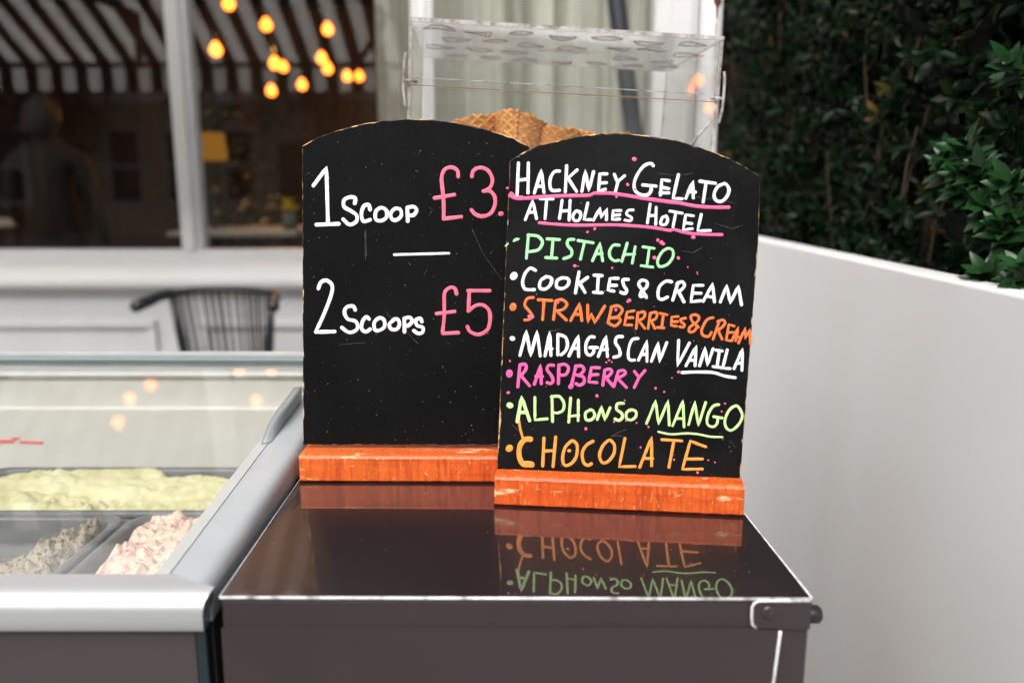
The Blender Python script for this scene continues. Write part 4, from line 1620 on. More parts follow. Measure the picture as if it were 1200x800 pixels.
text(bd2, pen, "l", M['p_green'], R3, 8, 3.9,
     ["235,80 215,300", "~230,85 320,95 365,150 330,220 240,240", "410,120 525,127", "465,130 450,295", "395,295 500,300",
      "~660,125 610,130 600,175 640,230 630,280 565,305", "700,135 840,157", "760,150 722,310", "835,325 905,160 930,325", "865,262 925,257",
      "~1085,180 1030,180 995,235 1000,290 1040,325 1080,320", "1160,160 1110,330", (R4, S4, 3.6, ["105,175 80,315", "10,242 100,240", "170,177 265,190",
      "225,190 205,335", "155,337 255,350", "~385,190 330,225 295,300 315,345 380,325 425,265 425,210 385,190"]),
      (R3, 8, 2.2, ["95,142 140,125", "22,185 42,165", "~100,130 120,118 145,120"])], label="green hand lettering reading PISTACHIO")
text(bd2, pen, "l", M['p_white'], R3, 8, 4.2,
     ["~300,415 250,395 200,450 180,530 205,590 290,595", "~400,475 350,510 340,575 390,590 440,550 450,490 400,472",
      "~560,485 505,510 500,570 555,585 605,550 610,500 560,485", "708,430 675,625", "790,480 720,530", "715,535 765,620", "850,460 925,465", "890,470 880,615",
      "845,620 925,625", "1075,490 1000,490 980,600 1035,610", "995,555 1060,555", "~1170,500 1120,505 1130,560 1155,600 1140,630 1100,620",
      (R4, S4, 4.2, ["~200,608 165,545 135,495 160,462 205,475 200,520 155,560 150,600 195,590", "~415,475 365,470 310,520 300,600 330,625 380,605", "470,480 425,630",
                     "~460,490 505,475 525,505 500,540 470,555", "475,560 520,645", "680,505 600,505 580,645 665,635", "600,572 665,572", "685,640 765,490 780,645",
                     "715,597 775,607", "830,645 885,505 915,655 985,510 1010,670"])], [(602.1, 323.4, 4.6)], label="white hand lettering reading COOKIES & CREAM")
text(bd2, pen, "l", M['p_orange'], R5, 8, 3.9,
     ["~320,110 265,120 240,180 285,240 310,285 280,315 240,320", "365,130 495,138", "420,140 408,315", "530,140 510,315",
      "~530,140 590,130 635,170 600,220 530,235", "545,240 630,320", "670,325 755,165 775,325", "705,267 770,267", "830,180 830,340 865,260 895,345 990,190",
      "1055,195 1020,345", "~1050,200 1110,185 1155,225 1110,290 1050,300", "~1060,300 1120,300 1135,330 1085,375 1020,345",
      (R6, S6, 3.6, ["60,145 0,155 -25,270 40,270", "-10,207 50,205", "95,160 80,300", "~95,165 150,155 150,200 100,235", "105,235 155,300", "205,165 185,300",
                     "~205,165 260,160 255,210 210,235", "215,240 245,300", "290,167 350,180", "320,180 305,295", "265,292 325,295", "450,195 395,200 390,275 435,280",
                     "400,242 445,240", "~515,210 475,220 480,245 505,265 495,290 465,285", "~630,290 575,235 565,190 605,180 635,200 620,240 555,290 550,330 590,325 625,280",
                     "~760,205 705,225 660,310 670,360 720,370 745,335", "815,235 760,395", "~800,240 845,225 865,250 840,290 795,320", "805,320 840,395",
                     "945,280 900,265 875,405 925,410", "895,337 940,335", "925,410 985,290 960,410", "940,372 985,377", "985,430 1045,295 1045,390 1085,310 1090,438"])],
     [(601.2, 359.6, 4.4)], label="orange hand lettering reading STRAWBERRIES & CREAM")
text(bd2, pen, "l", M['p_white'], R5, 8, 4.2,
     ["195,650 255,425 295,655 355,425 385,655", "430,655 475,435 485,650", "450,587 495,588", "550,455 550,645", "~550,455 620,480 640,550 620,610 580,645",
      "655,655 740,465 745,660", "690,587 745,582", "~890,480 850,480 815,540 815,620 850,650 885,620 885,580", "850,577 920,578", "930,660 1000,470 1015,660",
      "955,602 1015,592", "~1155,475 1105,480 1090,530 1125,590 1130,650 1075,668",
      (R6, S6, 3.9, ["~95,390 45,400 15,470 10,550 30,580 65,580", "100,580 175,410 175,590", "130,532 170,527", "215,590 275,425 285,595 350,425", "455,405 445,630 550,430",
                     "520,630 610,455 600,630", "550,582 600,582", "640,630 690,470 710,625 760,480", "785,492 840,500", "815,500 795,635", "760,637 825,645",
                     "885,490 845,650 910,655", "945,655 1020,480 1015,670", "965,607 1010,607", "~485,690 620,685 760,690 860,720 955,735"])],
     [(600.5, 396.5, 3.0)], label="white hand lettering reading MADAGASCAN VANILA")
text(bd2, pen, "l", M['p_mag'], R7, 8, 4.3,
     ["235,100 215,305", "~235,100 285,95 290,140 250,195", "240,195 325,295", "370,280 430,100 435,275", "385,207 445,208",
      "~550,105 505,105 490,145 530,200 545,250 520,275 490,265", "600,100 595,275", "~600,105 655,95 690,130 665,190 605,195", "760,110 715,300",
      "~755,115 810,110 835,145 800,190 765,195", "~770,195 830,215 835,265 795,290 760,275", "980,127 905,125 880,260 955,265", "895,195 965,190", "1030,150 1012,290",
      "~1030,150 1075,140 1095,165 1060,210 1025,215", "1035,215 1110,300",
      ((570, 370), 3.2, 4.0, ["495,208 478,265", "~495,208 515,205 520,218 490,235", "495,238 525,268", "555,208 572,230", "595,205 572,232 555,268"])],
     [(596.9, 437.5, 4.4), (669.1, 452.5, 3.2)], label="magenta hand lettering reading RASPBERRY")
text(bd2, pen, "l", M['p_lime'], R7, 8, 3.9,
     [(R7, 8, 4.8, ["210,630 250,400 325,620", "235,547 300,542"]), "375,405 375,615 490,605", "535,395 540,630", "~530,400 600,395 645,450 640,520 590,550 545,545",
      "710,410 692,635", "782,430 780,620", "695,582 785,572", "~900,520 850,550 855,610 900,615 935,575 920,530 890,520", "960,610 1000,490 1030,615 1080,500",
      "~1205,460 1150,465 1140,515 1185,550 1195,590 1165,620 1125,605",
      (R8, S8, 3.6, ["~110,225 70,250 70,300 110,315 150,285 150,240 110,225", "245,345 325,145 350,350 435,145 445,360", "475,365 565,145 575,375", "505,302 570,302",
                     "615,355 670,155 700,365 765,160", "~880,180 830,195 785,270 780,350 830,375 865,345 870,300", "835,285 910,297",
                     "~1035,190 975,225 935,310 945,380 990,405 1050,360 1085,290 1075,235 1035,190"]),
      (R8, S8, 2.8, ["~350,418 400,430 470,440 600,432 700,440 800,460 910,465"])], [(597.5, 474.8, 3.8)], label="lime hand lettering reading ALPHONSO MANGO")
text(bd2, pen, "l", M['p_amber'], R9, 8, 4.2,
     [(R9, 8, 7.0, ["~335,275 285,278 238,330 226,420 255,500 300,515"]), (R9, 8, 8.0, ["290,505 345,512"]), (R9, 8, 3.4, ["~222,85 238,180 262,265"]),
      "460,265 448,525", "570,255 545,530", "465,387 555,382", "~720,290 660,350 635,450 655,520 720,500 765,430 770,330 735,290",
      "~920,295 860,330 820,400 830,490 870,520 905,505", "~1065,285 1010,340 980,430 1010,495 1065,480 1115,410 1120,330 1085,285",
      (R8, S8, 3.9, ["55,475 5,725 145,722", "185,730 290,465 290,715", "215,652 300,652", "380,487 555,498", "485,500 442,730", "765,550 630,500 560,747 735,745",
                     "590,657 735,657"])], [(596.9, 525, 4.3), (667.1, 527.9, 2.1)], label="amber hand lettering reading CHOCOLATE")
mb = MB()
for (x, y, r_) in [(743.4, 186.6, 2.6), (735.6, 216.5, 1.8), (744, 222, 1.8), (722.5, 230.6, 1.6), (697, 268.3, 1.7), (688.5, 272, 1.6), (673.7, 311.6, 1.9),
                   (677.5, 312, 0.8), (717.5, 314, 1.3), (771, 281.5, 2.0), (775, 284, 2.2), (777.5, 286, 1.9), (812.5, 278, 2.4), (767, 302, 2.3), (795, 302.4, 2.0),
                   (806, 313, 1.0), (817, 319, 0.9), (817.4, 321, 0.8), (737.5, 352, 2.2), (735.6, 353.5, 1.5), (620.4, 371, 2.2), (624.5, 371, 1.8), (721.8, 363, 1.8), (654, 354.8, 1.4),
                   (795.3, 435.8, 1.8), (787.6, 442.6, 0.9), (845.6, 432.7, 0.9), (699.6, 463.8, 2.0), (686.6, 502.2, 1.8), (719.7, 494, 1.3), (595.6, 460, 1.9),
                   (713.8, 422, 1.3), (717, 424, 1.0), (710.5, 424.5, 1.1), (768.3, 454.8, 1.5), (778.4, 459, 1.3), (849.7, 472.7, 1.2), (845.7, 482, 1.0), (732.2, 469, 1.0),
                   (746, 495.4, 1.0), (760, 500.2, 1.3), (750.7, 524, 1.2), (790, 538.6, 1.2), (830, 539, 1.0), (837.7, 541.5, 0.9), (817.5, 553.5, 1.5), (733.6, 493, 1.0),
                   (597.5, 423, 1.2), (590, 396.6, 0.8), (594.6, 220.5, 1.5)]:
    pen.dot(mb, x, y, r_)
rs_ = random.Random(3)
for i in range(22):
    x, y = rs_.uniform(600, 866), rs_.uniform(275, 555)
    pen.dot(mb, x, y, rs_.uniform(0.25, 0.55))
mb.build("spatter_marking", M['p_hot'], bd2, smooth=True, label="pink paint spatter over the black board")
# faint scuffs left by rubbed-out chalk
sm = pbr("chalk_scuff", (0.11, 0.115, 0.12), 0.8, c2=(0.03, 0.03, 0.033), scale=220, lo=0.4, hi=0.6)
mb = MB()
for s_ in ("770,203 795,206 812,203", "800,228 836,234", "851,236 864,239", "641,388 652,387 659,384", "838,262 858,268 870,264", "823,290 812,296 800,294", "600,497 609,506",
           "718,510 726,506 734,503", "716,511 724,510 735,513", "855,516 862,524", "744,403 746,394 741,383", "842,405 847,409"):
    pen.line(mb, s_, (0, 0), 1, 0.55)
mb.build("scuff_marking", sm, bd2, smooth=True)
pen1 = Pen(pl1)
mb = MB()
for s_ in ("428.5,270 429.5,300", "427.5,272 428.3,304", "553,268 566,297 588,328", "398,404 415,402 428,402", "478,390 490,403", "452,365 462,377", "503,243 507,246 503,252",
           "500,316 497,322"):
    pen1.line(mb, s_, (0, 0), 1, 0.5)
mb.build("scuff_marking", sm, bd1, smooth=True)
mb = MB()
for i in range(150):
    x, y = rs_.uniform(360, 590), rs_.uniform(165, 515)
    pen1.dot(mb, x, y, rs_.choice((0.25, 0.3, 0.3, 0.4, 0.55)))
mb.build("dust_marking", pbr("pale_speck", (0.20, 0.20, 0.19), 0.8), bd1)

# ================================================================== CLEAR BOX AND WAFER CONES
bx = thing("acrylic_box", "clear acrylic cone box with doodled lid standing behind the chalkboards", "display box", (0.06, 1.29, CAB_Z))
yaw, roll = R(3.4), R(2.72)
BM = Matrix.Translation((-0.1388, 1.1328, 1.5)) @ Matrix.Rotation(yaw, 4, 'Z') @ Matrix.Rotation(roll, 4, 'Y')
BW, BD = 0.4338, 0.3075


def bp(x, y, z):
    return BM @ Vector((x, y, z))


def down(x, y, z0=CAB_Z + 0.002):
    """the box's upright edges run straight down to the cabinet"""
    p = bp(x, y, 0)
    ax = BM.to_3x3() @ Vector((0, 0, -1))
    return p + ax * ((p.z - z0) / -ax.z)


T = 0.004


def panel_sheet(mb, quad, nrm):
    """A clear sheet with cut edges: two big faces clear, four thin faces edge material."""
    a = [Vector(q_) for q_ in quad]
    b_ = [q_ + nrm * T for q_ in a]
    mb.add(a, [(0, 1, 2, 3)], 0)
    mb.add(b_, [(3, 2, 1, 0)], 0)
    mb.add(a + b_, [(i, 4 + i, 4 + (i + 1) % 4, (i + 1) % 4) for i in range(4)], 1)


ex = BM.to_3x3() @ Vector((1, 0, 0))
ey = BM.to_3x3() @ Vector((0, 1, 0))
ez = BM.to_3x3() @ Vector((0, 0, 1))
mats_ = [M['acrylic'], M['acr_edge']]


def at_h(x, y, z):
    return bp(x, y, z)


HZ = -0.083
m = MB()
panel_sheet(m, [down(T, 0), down(BW - T, 0), bp(BW - T, 0, HZ - 0.0025), bp(T, 0, HZ - 0.0025)], ey)
m.build("front_panel", mats_, bx)
m = MB()
panel_sheet(m, [bp(T + .001, 0, HZ + 0.0025), bp(BW - T - .001, 0, HZ + 0.0025), bp(BW - T - .001, 0, -0.0005), bp(T + .001, 0, -0.0005)], ey)
m.build("front_flap", mats_, bx)
m = MB()
panel_sheet(m, [down(T, BD - T), down(BW - T, BD - T), bp(BW - T, BD - T, -0.0005), bp(T, BD - T, -0.0005)], ey)
m.build("back_panel", mats_, bx)
m = MB()
panel_sheet(m, [down(0, 0), down(0, BD), bp(0, BD, -0.0005), bp(0, 0, -0.0005)], ex)
m.build("side_panel", mats_, bx)
m = MB()
panel_sheet(m, [down(BW - T, 0), down(BW - T, BD), bp(BW - T, BD, -0.0005), bp(BW - T, 0, -0.0005)], ex)
m.build("side_panel", mats_, bx)
m = MB()
a = [bp(0, -0.001, 0.0), bp(BW, -0.001, 0.0), bp(BW, BD, 0.0), bp(0, BD, 0.0)]
m.add(a, [(0, 1, 2, 3)], 0)
b_ = [q_ + ez * 0.005 for q_ in a]
m.add(b_, [(3, 2, 1, 0)], 0)
m.add(a + b_, [(i, 4 + i, 4 + (i + 1) % 4, (i + 1) % 4) for i in range(4)], 1)
lid = m.build("lid", [M['film'], M['acr_edge']], bx)
# doodles of cones, pods and leaves printed on the lid
ink = pbr("brown_ink", (0.17, 0.135, 0.12), 0.7)
m = MB()
rd = random.Random(11)


def doodle(cx, cy, L, ang, kind, flip):
    ca, sa = math.cos(ang), math.sin(ang)

    def P(u, v_):
        v_ *= flip * 2.6
        return bp(cx + (u * ca - v_ * sa) * L, cy + (u * sa + v_ * ca) * L, -0.0008)
    outl = {0: [(-.5, 0), (-.2, .13), (.2, .17), (.5, .06), (.2, -.05), (-.2, -.07), (-.5, 0)],
            1: [(-.5, .0), (-.25, .2), (.1, .26), (.45, .1), (.5, -.03), (.2, .02), (-.2, 0.04), (-.5, .0)],
            2: [(-.5, 0), (.3, .14), (.42, .22), (.48, .05), (.42, -.12), (.3, -.06), (-.5, 0)],
            3: [(-.45, .12), (-.5, -.1), (-.3, -.16), (.5, -.02), (-.1, .14), (-.45, .12)]}[kind]
    m.tube([P(u, v_) for u, v_ in outl], 0.0006, 5, cap=False)
    if kind in (1, 2):
        for t_ in range(4):
            u = -.2 + t_ * .15
            m.tube([P(u, 0.02), P(u + .05, .13)], 0.00045, 4, cap=False)


cells = [(i, j) for i in range(7) for j in range(4)]
for (i, j) in cells:
    if (i in (3, 4) and j == 2):
        continue
    doodle(0.040 + i * 0.060 + (0.02 if j % 2 else 0) + rd.uniform(-.006, .006), 0.045 + j * 0.074 + rd.uniform(-.012, .012), rd.uniform(0.034, 0.046), rd.uniform(-.25, .25),
           rd.randrange(4), rd.choice((-1, 1)))
for i in range(30):                         # an illegible printed line and a bolder squiggle under it
    x = 0.185 + i * 0.0034
    m.tube([bp(x, 0.150, -0.0008), bp(x + 0.0022, 0.150, -0.0008)], 0.0004, 4)
m.tube([bp(0.19 + i * 0.0042, 0.163 + (0.0045 if i % 2 else 0) + 0.002 * math.sin(i), -0.0008) for i in range(20)], 0.0005, 4, cap=False)
m.build("printed_doodles", ink, lid)
# hinge clips on both sides and the stay bar
for (x0, sgn, hz_) in ((-0.001, -1, -0.078), (BW + 0.001, 1, -0.078)):
    m = MB()
    pts = [bp(x0 + sgn * 0.002, -0.004, hz_ + 0.036), bp(x0 + sgn * 0.0035, -0.005, hz_ + 0.024), bp(x0 + sgn * 0.0042, -0.005, hz_), bp(x0 + sgn * 0.0035, -0.005, hz_ - 0.018),
           bp(x0 + sgn * 0.001, -0.004, hz_ - 0.034)]
    m.tube(catmull(pts, 5), 0.0022, 8)
    m.build("hinge_clip", M['acr_edge'], bx, smooth=True)
    m = MB()
    q_ = bp(x0, -0.004, hz_)
    m.tube([q_ + ex * (sgn * 0.006), q_ - ex * (sgn * 0.012)], 0.0022, 10)
    m.lathe(q_ - ex * (sgn * 0.012) - ey * 0.003, [(0.0032, -0.003), (0.0035, 0), (0.002, 0.003)], 12, axis=(sgn, 0, 0))
    m.build("hinge_pin", M['acr_edge'], bx, smooth=True)
m = MB()
m.tube([bp(BW - 0.004, -0.006, HZ - 0.018), bp(BW - 0.045, -0.006, HZ - 0.072), bp(BW - 0.06, -0.006, HZ - 0.092)], 0.0020, 8)
m.build("stay_bar", M['acr_edge'], bx, smooth=True)
# the seam of the flap: a clear rod and a rusty pin wire
m = MB()
m.tube([bp(0.004, -0.0012, HZ + 0.010), bp(BW - 0.02, -0.0012, HZ + 0.010)], 0.0006, 6)
m.build("bend_line", M['acr_edge'], bx)
m = MB()
m.tube([bp(0.002, -0.002, HZ), bp(BW - 0.002, -0.002, HZ)], 0.00075, 6)
m.build("hinge_wire", pbr("coppery_wire", (0.36, 0.20, 0.12), 0.4, 0.5), bx)
# inner shelf on legs carrying the cones
SHZ = 1.25
m = MB()
s0 = 0.012
m.box((s0, s0, 0), (BW - s0, BD - s0, 0.006), 0, Matrix.Translation((BM.translation.x + 0.012, BM.translation.y, SHZ)) @ Matrix.Rotation(yaw, 4, 'Z') @ Matrix.Scale(0.97, 4))
m.build("inner_shelf", M['white_paint'], bx)
for (fx_, fy_) in ((0.06, 0.05), (0.36, 0.05), (0.06, 0.25), (0.36, 0.25)):
    q_ = Matrix.Translation((BM.translation.x + 0.012, BM.translation.y, 0)) @ Matrix.Rotation(yaw, 4, 'Z') @ Vector((fx_, fy_, 0))
    m = MB()
    m.tube([(q_.x, q_.y, CAB_Z + 0.002), (q_.x, q_.y, SHZ)], 0.006, 8)
    m.build("shelf_leg", M['alu'], bx)


def make_cone(seed):
    """A rolled waffle cone, tip at the origin, mouth up (+Z)."""
    t_ = thing("waffle_cone", "", "wafer cone")
    rn = random.Random(seed)
    NU, NV = 220, 90
    H, R0 = 0.128, 0.036
    b = MB()
    turns = 1.38
    rim = [rn.uniform(-0.004, 0.004) for _ in range(24)]

    def fn(u, v_):
        a = 2 * math.pi * turns * u
        top = H + 0.006 * math.sin(a * 0.72 + seed) + 0.0011 * math.sin(a * 7 + seed) + 0.0009 * math.sin(a * 19)
        h = 0.004 + (top - 0.004) * v_
        r_ = 0.0035 + (R0 - 0.0035) * (h / H) ** 0.9 + 0.0032 * u
        # diamond lattice of raised ribs
        s_ = a * 0.024
        p1 = ((s_ + h * 0.85) / 0.0120) % 1.0
        p2 = ((s_ - h * 0.85) / 0.0120) % 1.0
        k_ = max(math.exp(-((p1 - 0.5) / 0.10) ** 2), math.exp(-((p2 - 0.5) / 0.10) ** 2))
        r_ += 0.0013 * k_
        return (r_ * math.cos(a), r_ * math.sin(a), h)
    b.grid(NU, NV, fn, 0)
    # ribs take the paler, crisper colour
    for fi in range(len(b.f)):
        i, j = fi % NU, fi // NU
        a = 2 * math.pi * turns * (i + 0.5) / NU
        h = 0.004 + H * (j + 0.5) / NV
        s_ = a * 0.024
        p1 = ((s_ + h * 0.85) / 0.0120) % 1.0
        p2 = ((s_ - h * 0.85) / 0.0120) % 1.0
        if min(abs(p1 - 0.5), abs(p2 - 0.5)) < 0.10:
            b.m[fi] = 1
    o = b.build("wafer", [M['wafer'], M['wafer_rib']], t_, smooth=True, local=True)
    s_ = o.modifiers.new("thick", 'SOLIDIFY')
    s_.thickness = 0.0022
    s_.offset = 1
    return t_


cone_protos = [make_cone(s_) for s_ in (1, 4)]
cones = [  # mouth-centre pixel, distance, tilt left-right, tilt fore-aft, spin, which, label
    (611, 143, 1.215, R(7), R(-14), 2.2, 0, "tallest waffle cone, turned to the front in the clear box"),
    (557, 143, 1.235, R(-4), R(-4), 0.6, 1, "waffle cone left of the tallest one, rim just above the board"),
    (584, 146, 1.30, R(3), R(5), 4.0, 0, "waffle cone tucked behind and left of the tallest one"),
    (652, 155, 1.225, R(12), R(-6), 1.2, 1, "waffle cone right of the tallest one, leaning right"),
    (684, 161, 1.25, R(10), R(-4), 3.1, 0, "waffle cone barely showing over the arch of the front board"),
    (708, 160, 1.32, R(-8), R(4), 5.0, 1, "rightmost waffle cone, only its rim above the front board"),
]
used = [False, False]
for (px, py, y, tx, ty, spin, wh, lab) in cones:
    o = cone_protos[wh]
    if used[wh]:
        o = copy_tree(o)
    used[wh] = True
    mouth = at_y(px, py, y)
    rot = Matrix.Rotation(tx, 3, 'Y') @ Matrix.Rotation(ty, 3, 'X') @ Matrix.Rotation(spin, 3, 'Z')
    o.location = mouth - rot @ Vector((0, 0, 0.128))
    o.rotation_euler = rot.to_euler()
    tag(o, lab, "wafer cone", "waffle cones in the clear box")

# ================================================================== GELATO FREEZER
frz = thing("gelato_freezer", "scoop freezer with silver front rail and sloping glass lid, left of the dark cabinet", "freezer", (-0.75, 1.1, 0))
SL = 0.082
YF = 0.696


def ftop(y):
    return 0.905 + SL * (y - YF)


XO, XI = -0.289, -0.3355
YI, YBk = 0.722, 1.452
XL = -1.30


def fp(x, y, dz=0.0):
    return Vector((x, y, ftop(y) + dz))


# front rail: flat top, rolled nose, straight face, mitred at the right end
prof = [(YI, 0.0), (YF + 0.004, 0.0), (YF - 0.003, -0.0022), (YF - 0.0085, -0.0075), (YF - 0.012, -0.0150), (YF - 0.0132, -0.0215), (YF - 0.0132, -0.0335),
        (YF - 0.011, -0.0365), (YF + 0.008, -0.0375), (YF + 0.010, -0.030), (YI, -0.030)]
n = len(prof)
xr = [XI, XO + 0.006, XO + 0.004, XO + 0.0005, XO - 0.0004, XO - 0.0005, XO - 0.0005, XO - 0.001, XO - 0.001, XO - 0.001, XI]
vs = [(XL, y, ftop(y) + dz) for (y, dz) in prof] + [(xr[i] - 0.0015, y, ftop(y) + dz) for i, (y, dz) in enumerate(prof)]
m = MB()
m.add(vs, [tuple(range(n)), tuple(reversed(range(n, 2 * n)))] + [(i, n + i, n + (i + 1) % n, (i + 1) % n) for i in range(n)])
m.build("front_rail", M['alu'], frz, auto=38)
# right rail (grey plastic, rounded outer shoulder), mitred to the front rail
secs = []
for (y, mit) in ((YI, 1), (0.80, 0), (1.0, 0), (1.2, 0), (YBk, 0)):
    s_ = [(XI, -0.012), (XI, 0.0), (XI + 0.004, 0.0012), (XO - 0.014, 0.0012), (XO - 0.006, -0.001), (XO - 0.0015, -0.006), (XO, -0.013), (XO, -0.036), (XI, -0.036)]
    row = []
    for (x, dz) in s_:
        yy = y
        if mit:
            yy = YI + (YF + 0.004 - YI) * (x - XI) / (XO - XI) * 1.0
        row.append(fp(x, yy, dz))
    secs.append(row)
K = len(secs[0])
m = MB()
m.add([p for r_ in secs for p in r_], [(i * K + j, (i + 1) * K + j, (i + 1) * K + (j + 1) % K, i * K + (j + 1) % K) for i in range(len(secs) - 1) for j in range(K)]
      + [tuple(range(K)), tuple(reversed(range((len(secs) - 1) * K, len(secs) * K)))])
m.build("side_rail", M['grey_plastic'], frz, auto=48)
# inner slide track of the rail
m = MB()
m.hexa([fp(XI - 0.019, YI + 0.002, -0.018), fp(XI - 0.001, YI + 0.002, -0.018), fp(XI - 0.001, YBk - 0.02, -0.018), fp(XI - 0.019, YBk - 0.02, -0.018)],
       [fp(XI - 0.019, YI + 0.002, -0.004), fp(XI - 0.001, YI + 0.002, 0.0006), fp(XI - 0.001, YBk - 0.02, 0.0006), fp(XI - 0.019, YBk - 0.02, -0.004)])
m.build("slide_track", pbr("slide_track_grey", (0.42, 0.43, 0.42), 0.4), frz, bevel=0.001)
# back rail
m = MB()
m.hexa([fp(XL, YBk - 0.020, -0.05), fp(XO - 0.002, YBk - 0.028, -0.05), fp(XO - 0.002, YBk + 0.03, -0.05), fp(XL, YBk + 0.03, -0.05)],
       [fp(XL, YBk - 0.020, 0.002), fp(XO - 0.002, YBk - 0.028, 0.002), fp(XO - 0.002, YBk + 0.03, 0.002), fp(XL, YBk + 0.03, 0.002)])
m.build("back_rail", M['alu'], frz, bevel=0.003)
m = MB()
m.hexa([fp(XL, YBk - 0.004, 0.002), fp(XO - 0.004, YBk - 0.012, 0.002), fp(XO - 0.004, YBk, 0.002), fp(XL, YBk + 0.008, 0.002)],
       [fp(XL, YBk - 0.004, 0.012), fp(XO - 0.004, YBk - 0.012, 0.012), fp(XO - 0.004, YBk, 0.012), fp(XL, YBk + 0.008, 0.012)])
m.build("lid_stop", M['grey_plastic'], frz, bevel=0.002)
# glass lid with its bright front and back edge
m = MB()
m.add([fp(XL, YI + 0.006, -0.004), fp(XI - 0.002, YI + 0.006, -0.004), fp(XI - 0.002, YBk - 0.03, -0.004), fp(XL, YBk - 0.022, -0.004)], [(0, 1, 2, 3)])
lidg = m.build("glass_lid", M['lid_glass'], frz)
m = MB()
m.hexa([fp(XL, YBk - 0.022, -0.005), fp(XI - 0.003, YBk - 0.030, -0.005), fp(XI - 0.003, YBk - 0.024, -0.005), fp(XL, YBk - 0.016, -0.005)],
       [fp(XL, YBk - 0.022, 0.0035), fp(XI - 0.003, YBk - 0.030, 0.0035), fp(XI - 0.003, YBk - 0.0285, 0.0035), fp(XL, YBk - 0.0205, 0.0035)])
m.build("glass_edge", pbr("green_glass_edge", (0.11, 0.14, 0.14), 0.15), lidg)
# grey finger pull standing on the lid beside the rail
m = MB()
hp = []
for i in range(13):
    t_ = i / 12
    y = 1.045 + 0.165 * t_
    hgt = 0.022 * (1 - (1 - min(1, t_ / 0.45)) ** 2) if t_ < 0.45 else 0.022 + 0.003 * (t_ - 0.45)
    hp.append((y, hgt))
for side in (0, 1):
    pass
va = []
for (y, h) in hp:
    cur_ = 0.014 * math.sin(min(1, (y - 1.045) / 0.09) * math.pi / 2)
    va.append((fp(XI - 0.004 - 0.002, y, 0.001), fp(XI - 0.010 + cur_ * 0.2, y, h), fp(XI - 0.006 + cur_ * 0.9, y, h + 0.002), fp(XI + 0.004, y, 0.002)))
fs = []
for i in range(12):
    for j in range(3):
        fs.append((i * 4 + j, i * 4 + j + 1, (i + 1) * 4 + j + 1, (i + 1) * 4 + j))
fs.append((0, 3, 2, 1))
fs.append((48, 49, 50, 51))
m.add([p for r_ in va for p in r_], [tuple(reversed(f)) for f in fs])
o = m.build("lid_handle", pbr("handle_grey", (0.24, 0.255, 0.265), 0.4), frz, smooth=True)
# body under the rails
ZT = 0.868
m = MB()
m.box((XL, YF - 0.003, 0.09), (XO - 0.0145, YF + 0.012, ZT - 0.001))
m.build("front_panel", M['frz_body'], frz, bevel=0.002)
m = MB()
m.box((XO - 0.014, YF - 0.004, 0.09), (XO - 0.004, YF + 0.010, ZT - 0.001))
m.build("corner_strip", M['teal'], frz, bevel=0.002)
m = MB()
m.hexa([(XO - 0.012, YF + 0.013, 0.09), (XO - 0.003, YF + 0.013, 0.09), (XO - 0.003, YBk + 0.02, 0.09), (XO - 0.012, YBk + 0.02, 0.09)],
       [(XO - 0.012, YF + 0.013, ftop(YF) - 0.0365), (XO - 0.003, YF + 0.013, ftop(YF) - 0.0365), (XO - 0.003, YBk + 0.02, ftop(YBk) - 0.0355),
        (XO - 0.012, YBk + 0.02, ftop(YBk) - 0.0355)])
m.build("side_panel", M['frz_body'], frz)
m = MB()
m.box((XL, YBk + 0.012, 0.09), (XO - 0.013, YBk + 0.028, ZT + 0.03))
m.build("rear_panel", M['frz_body'], frz)
m = MB()
m.box((XL, YF + 0.013, 0.05), (XO - 0.013, YBk + 0.011, 0.0895))
m.build("plinth", M['rubber'], frz)
# white inside: back wall in steps, side wall, floor
m = MB()
LX = XI + 0.006
zb = 0.45
m.box((XL, YBk - 0.045, zb), (LX, YBk - 0.003, ftop(YBk) - 0.020))
m.box((XL, YBk - 0.060, zb), (LX - 0.001, YBk - 0.0455, ftop(YBk) - 0.080))
m.box((LX + 0.001, YF + 0.014, zb), (LX + 0.020, YBk - 0.003, ftop(YF) - 0.065))
m.box((XL, YF + 0.014, zb), (LX, YF + 0.024, ftop(YF) - 0.045))
m.box((XL, YF + 0.0245, zb - 0.02), (LX, YBk - 0.061, zb - 0.001))
m.build("liner", M['liner'], frz, bevel=0.004)
# thin dark ventilation slot just under the back rail
m = MB()
m.box((XL, YBk - 0.0475, ftop(YBk) - 0.030), (LX - 0.004, YBk - 0.0452, ftop(YBk) - 0.0235))
m.build("air_slot", pbr("air_slot_grey", (0.16, 0.16, 0.13), 0.5, c2=(0.30, 0.30, 0.27), scale=7), frz)


def wall_pt(px, py):
    return at_y(px, py, YBk - 0.0612)


m = MB()
for poly in ([(-8, 515.5), (16, 515.2), (16, 518.8), (-8, 519)], [(23, 516.3), (50, 517.2), (50, 520.2), (23, 519.3)], [(12, 512.2), (24, 512.6), (18, 516)]):
    m.prism([wall_pt(x, y) for x, y in reversed(poly)], Vector((0, 0.0006, 0)))
m.build("load_line_mark", M['red_mark'], frz, label="red load line with a triangle")
# ---- tubs
RIMZ = 0.80


def rrect(x0, x1, y0, y1, r, z, n_=6):
    out = []
    for (cx, cy, a0) in ((x1 - r, y0 + r, -90), (x1 - r, y1 - r, 0), (x0 + r, y1 - r, 90), (x0 + r, y0 + r, 180)):
        for i in range(n_ + 1):
            a = R(a0 + 90 * i / n_)
            out.append(Vector((cx + r * math.cos(a), cy + r * math.sin(a), z)))
    return out


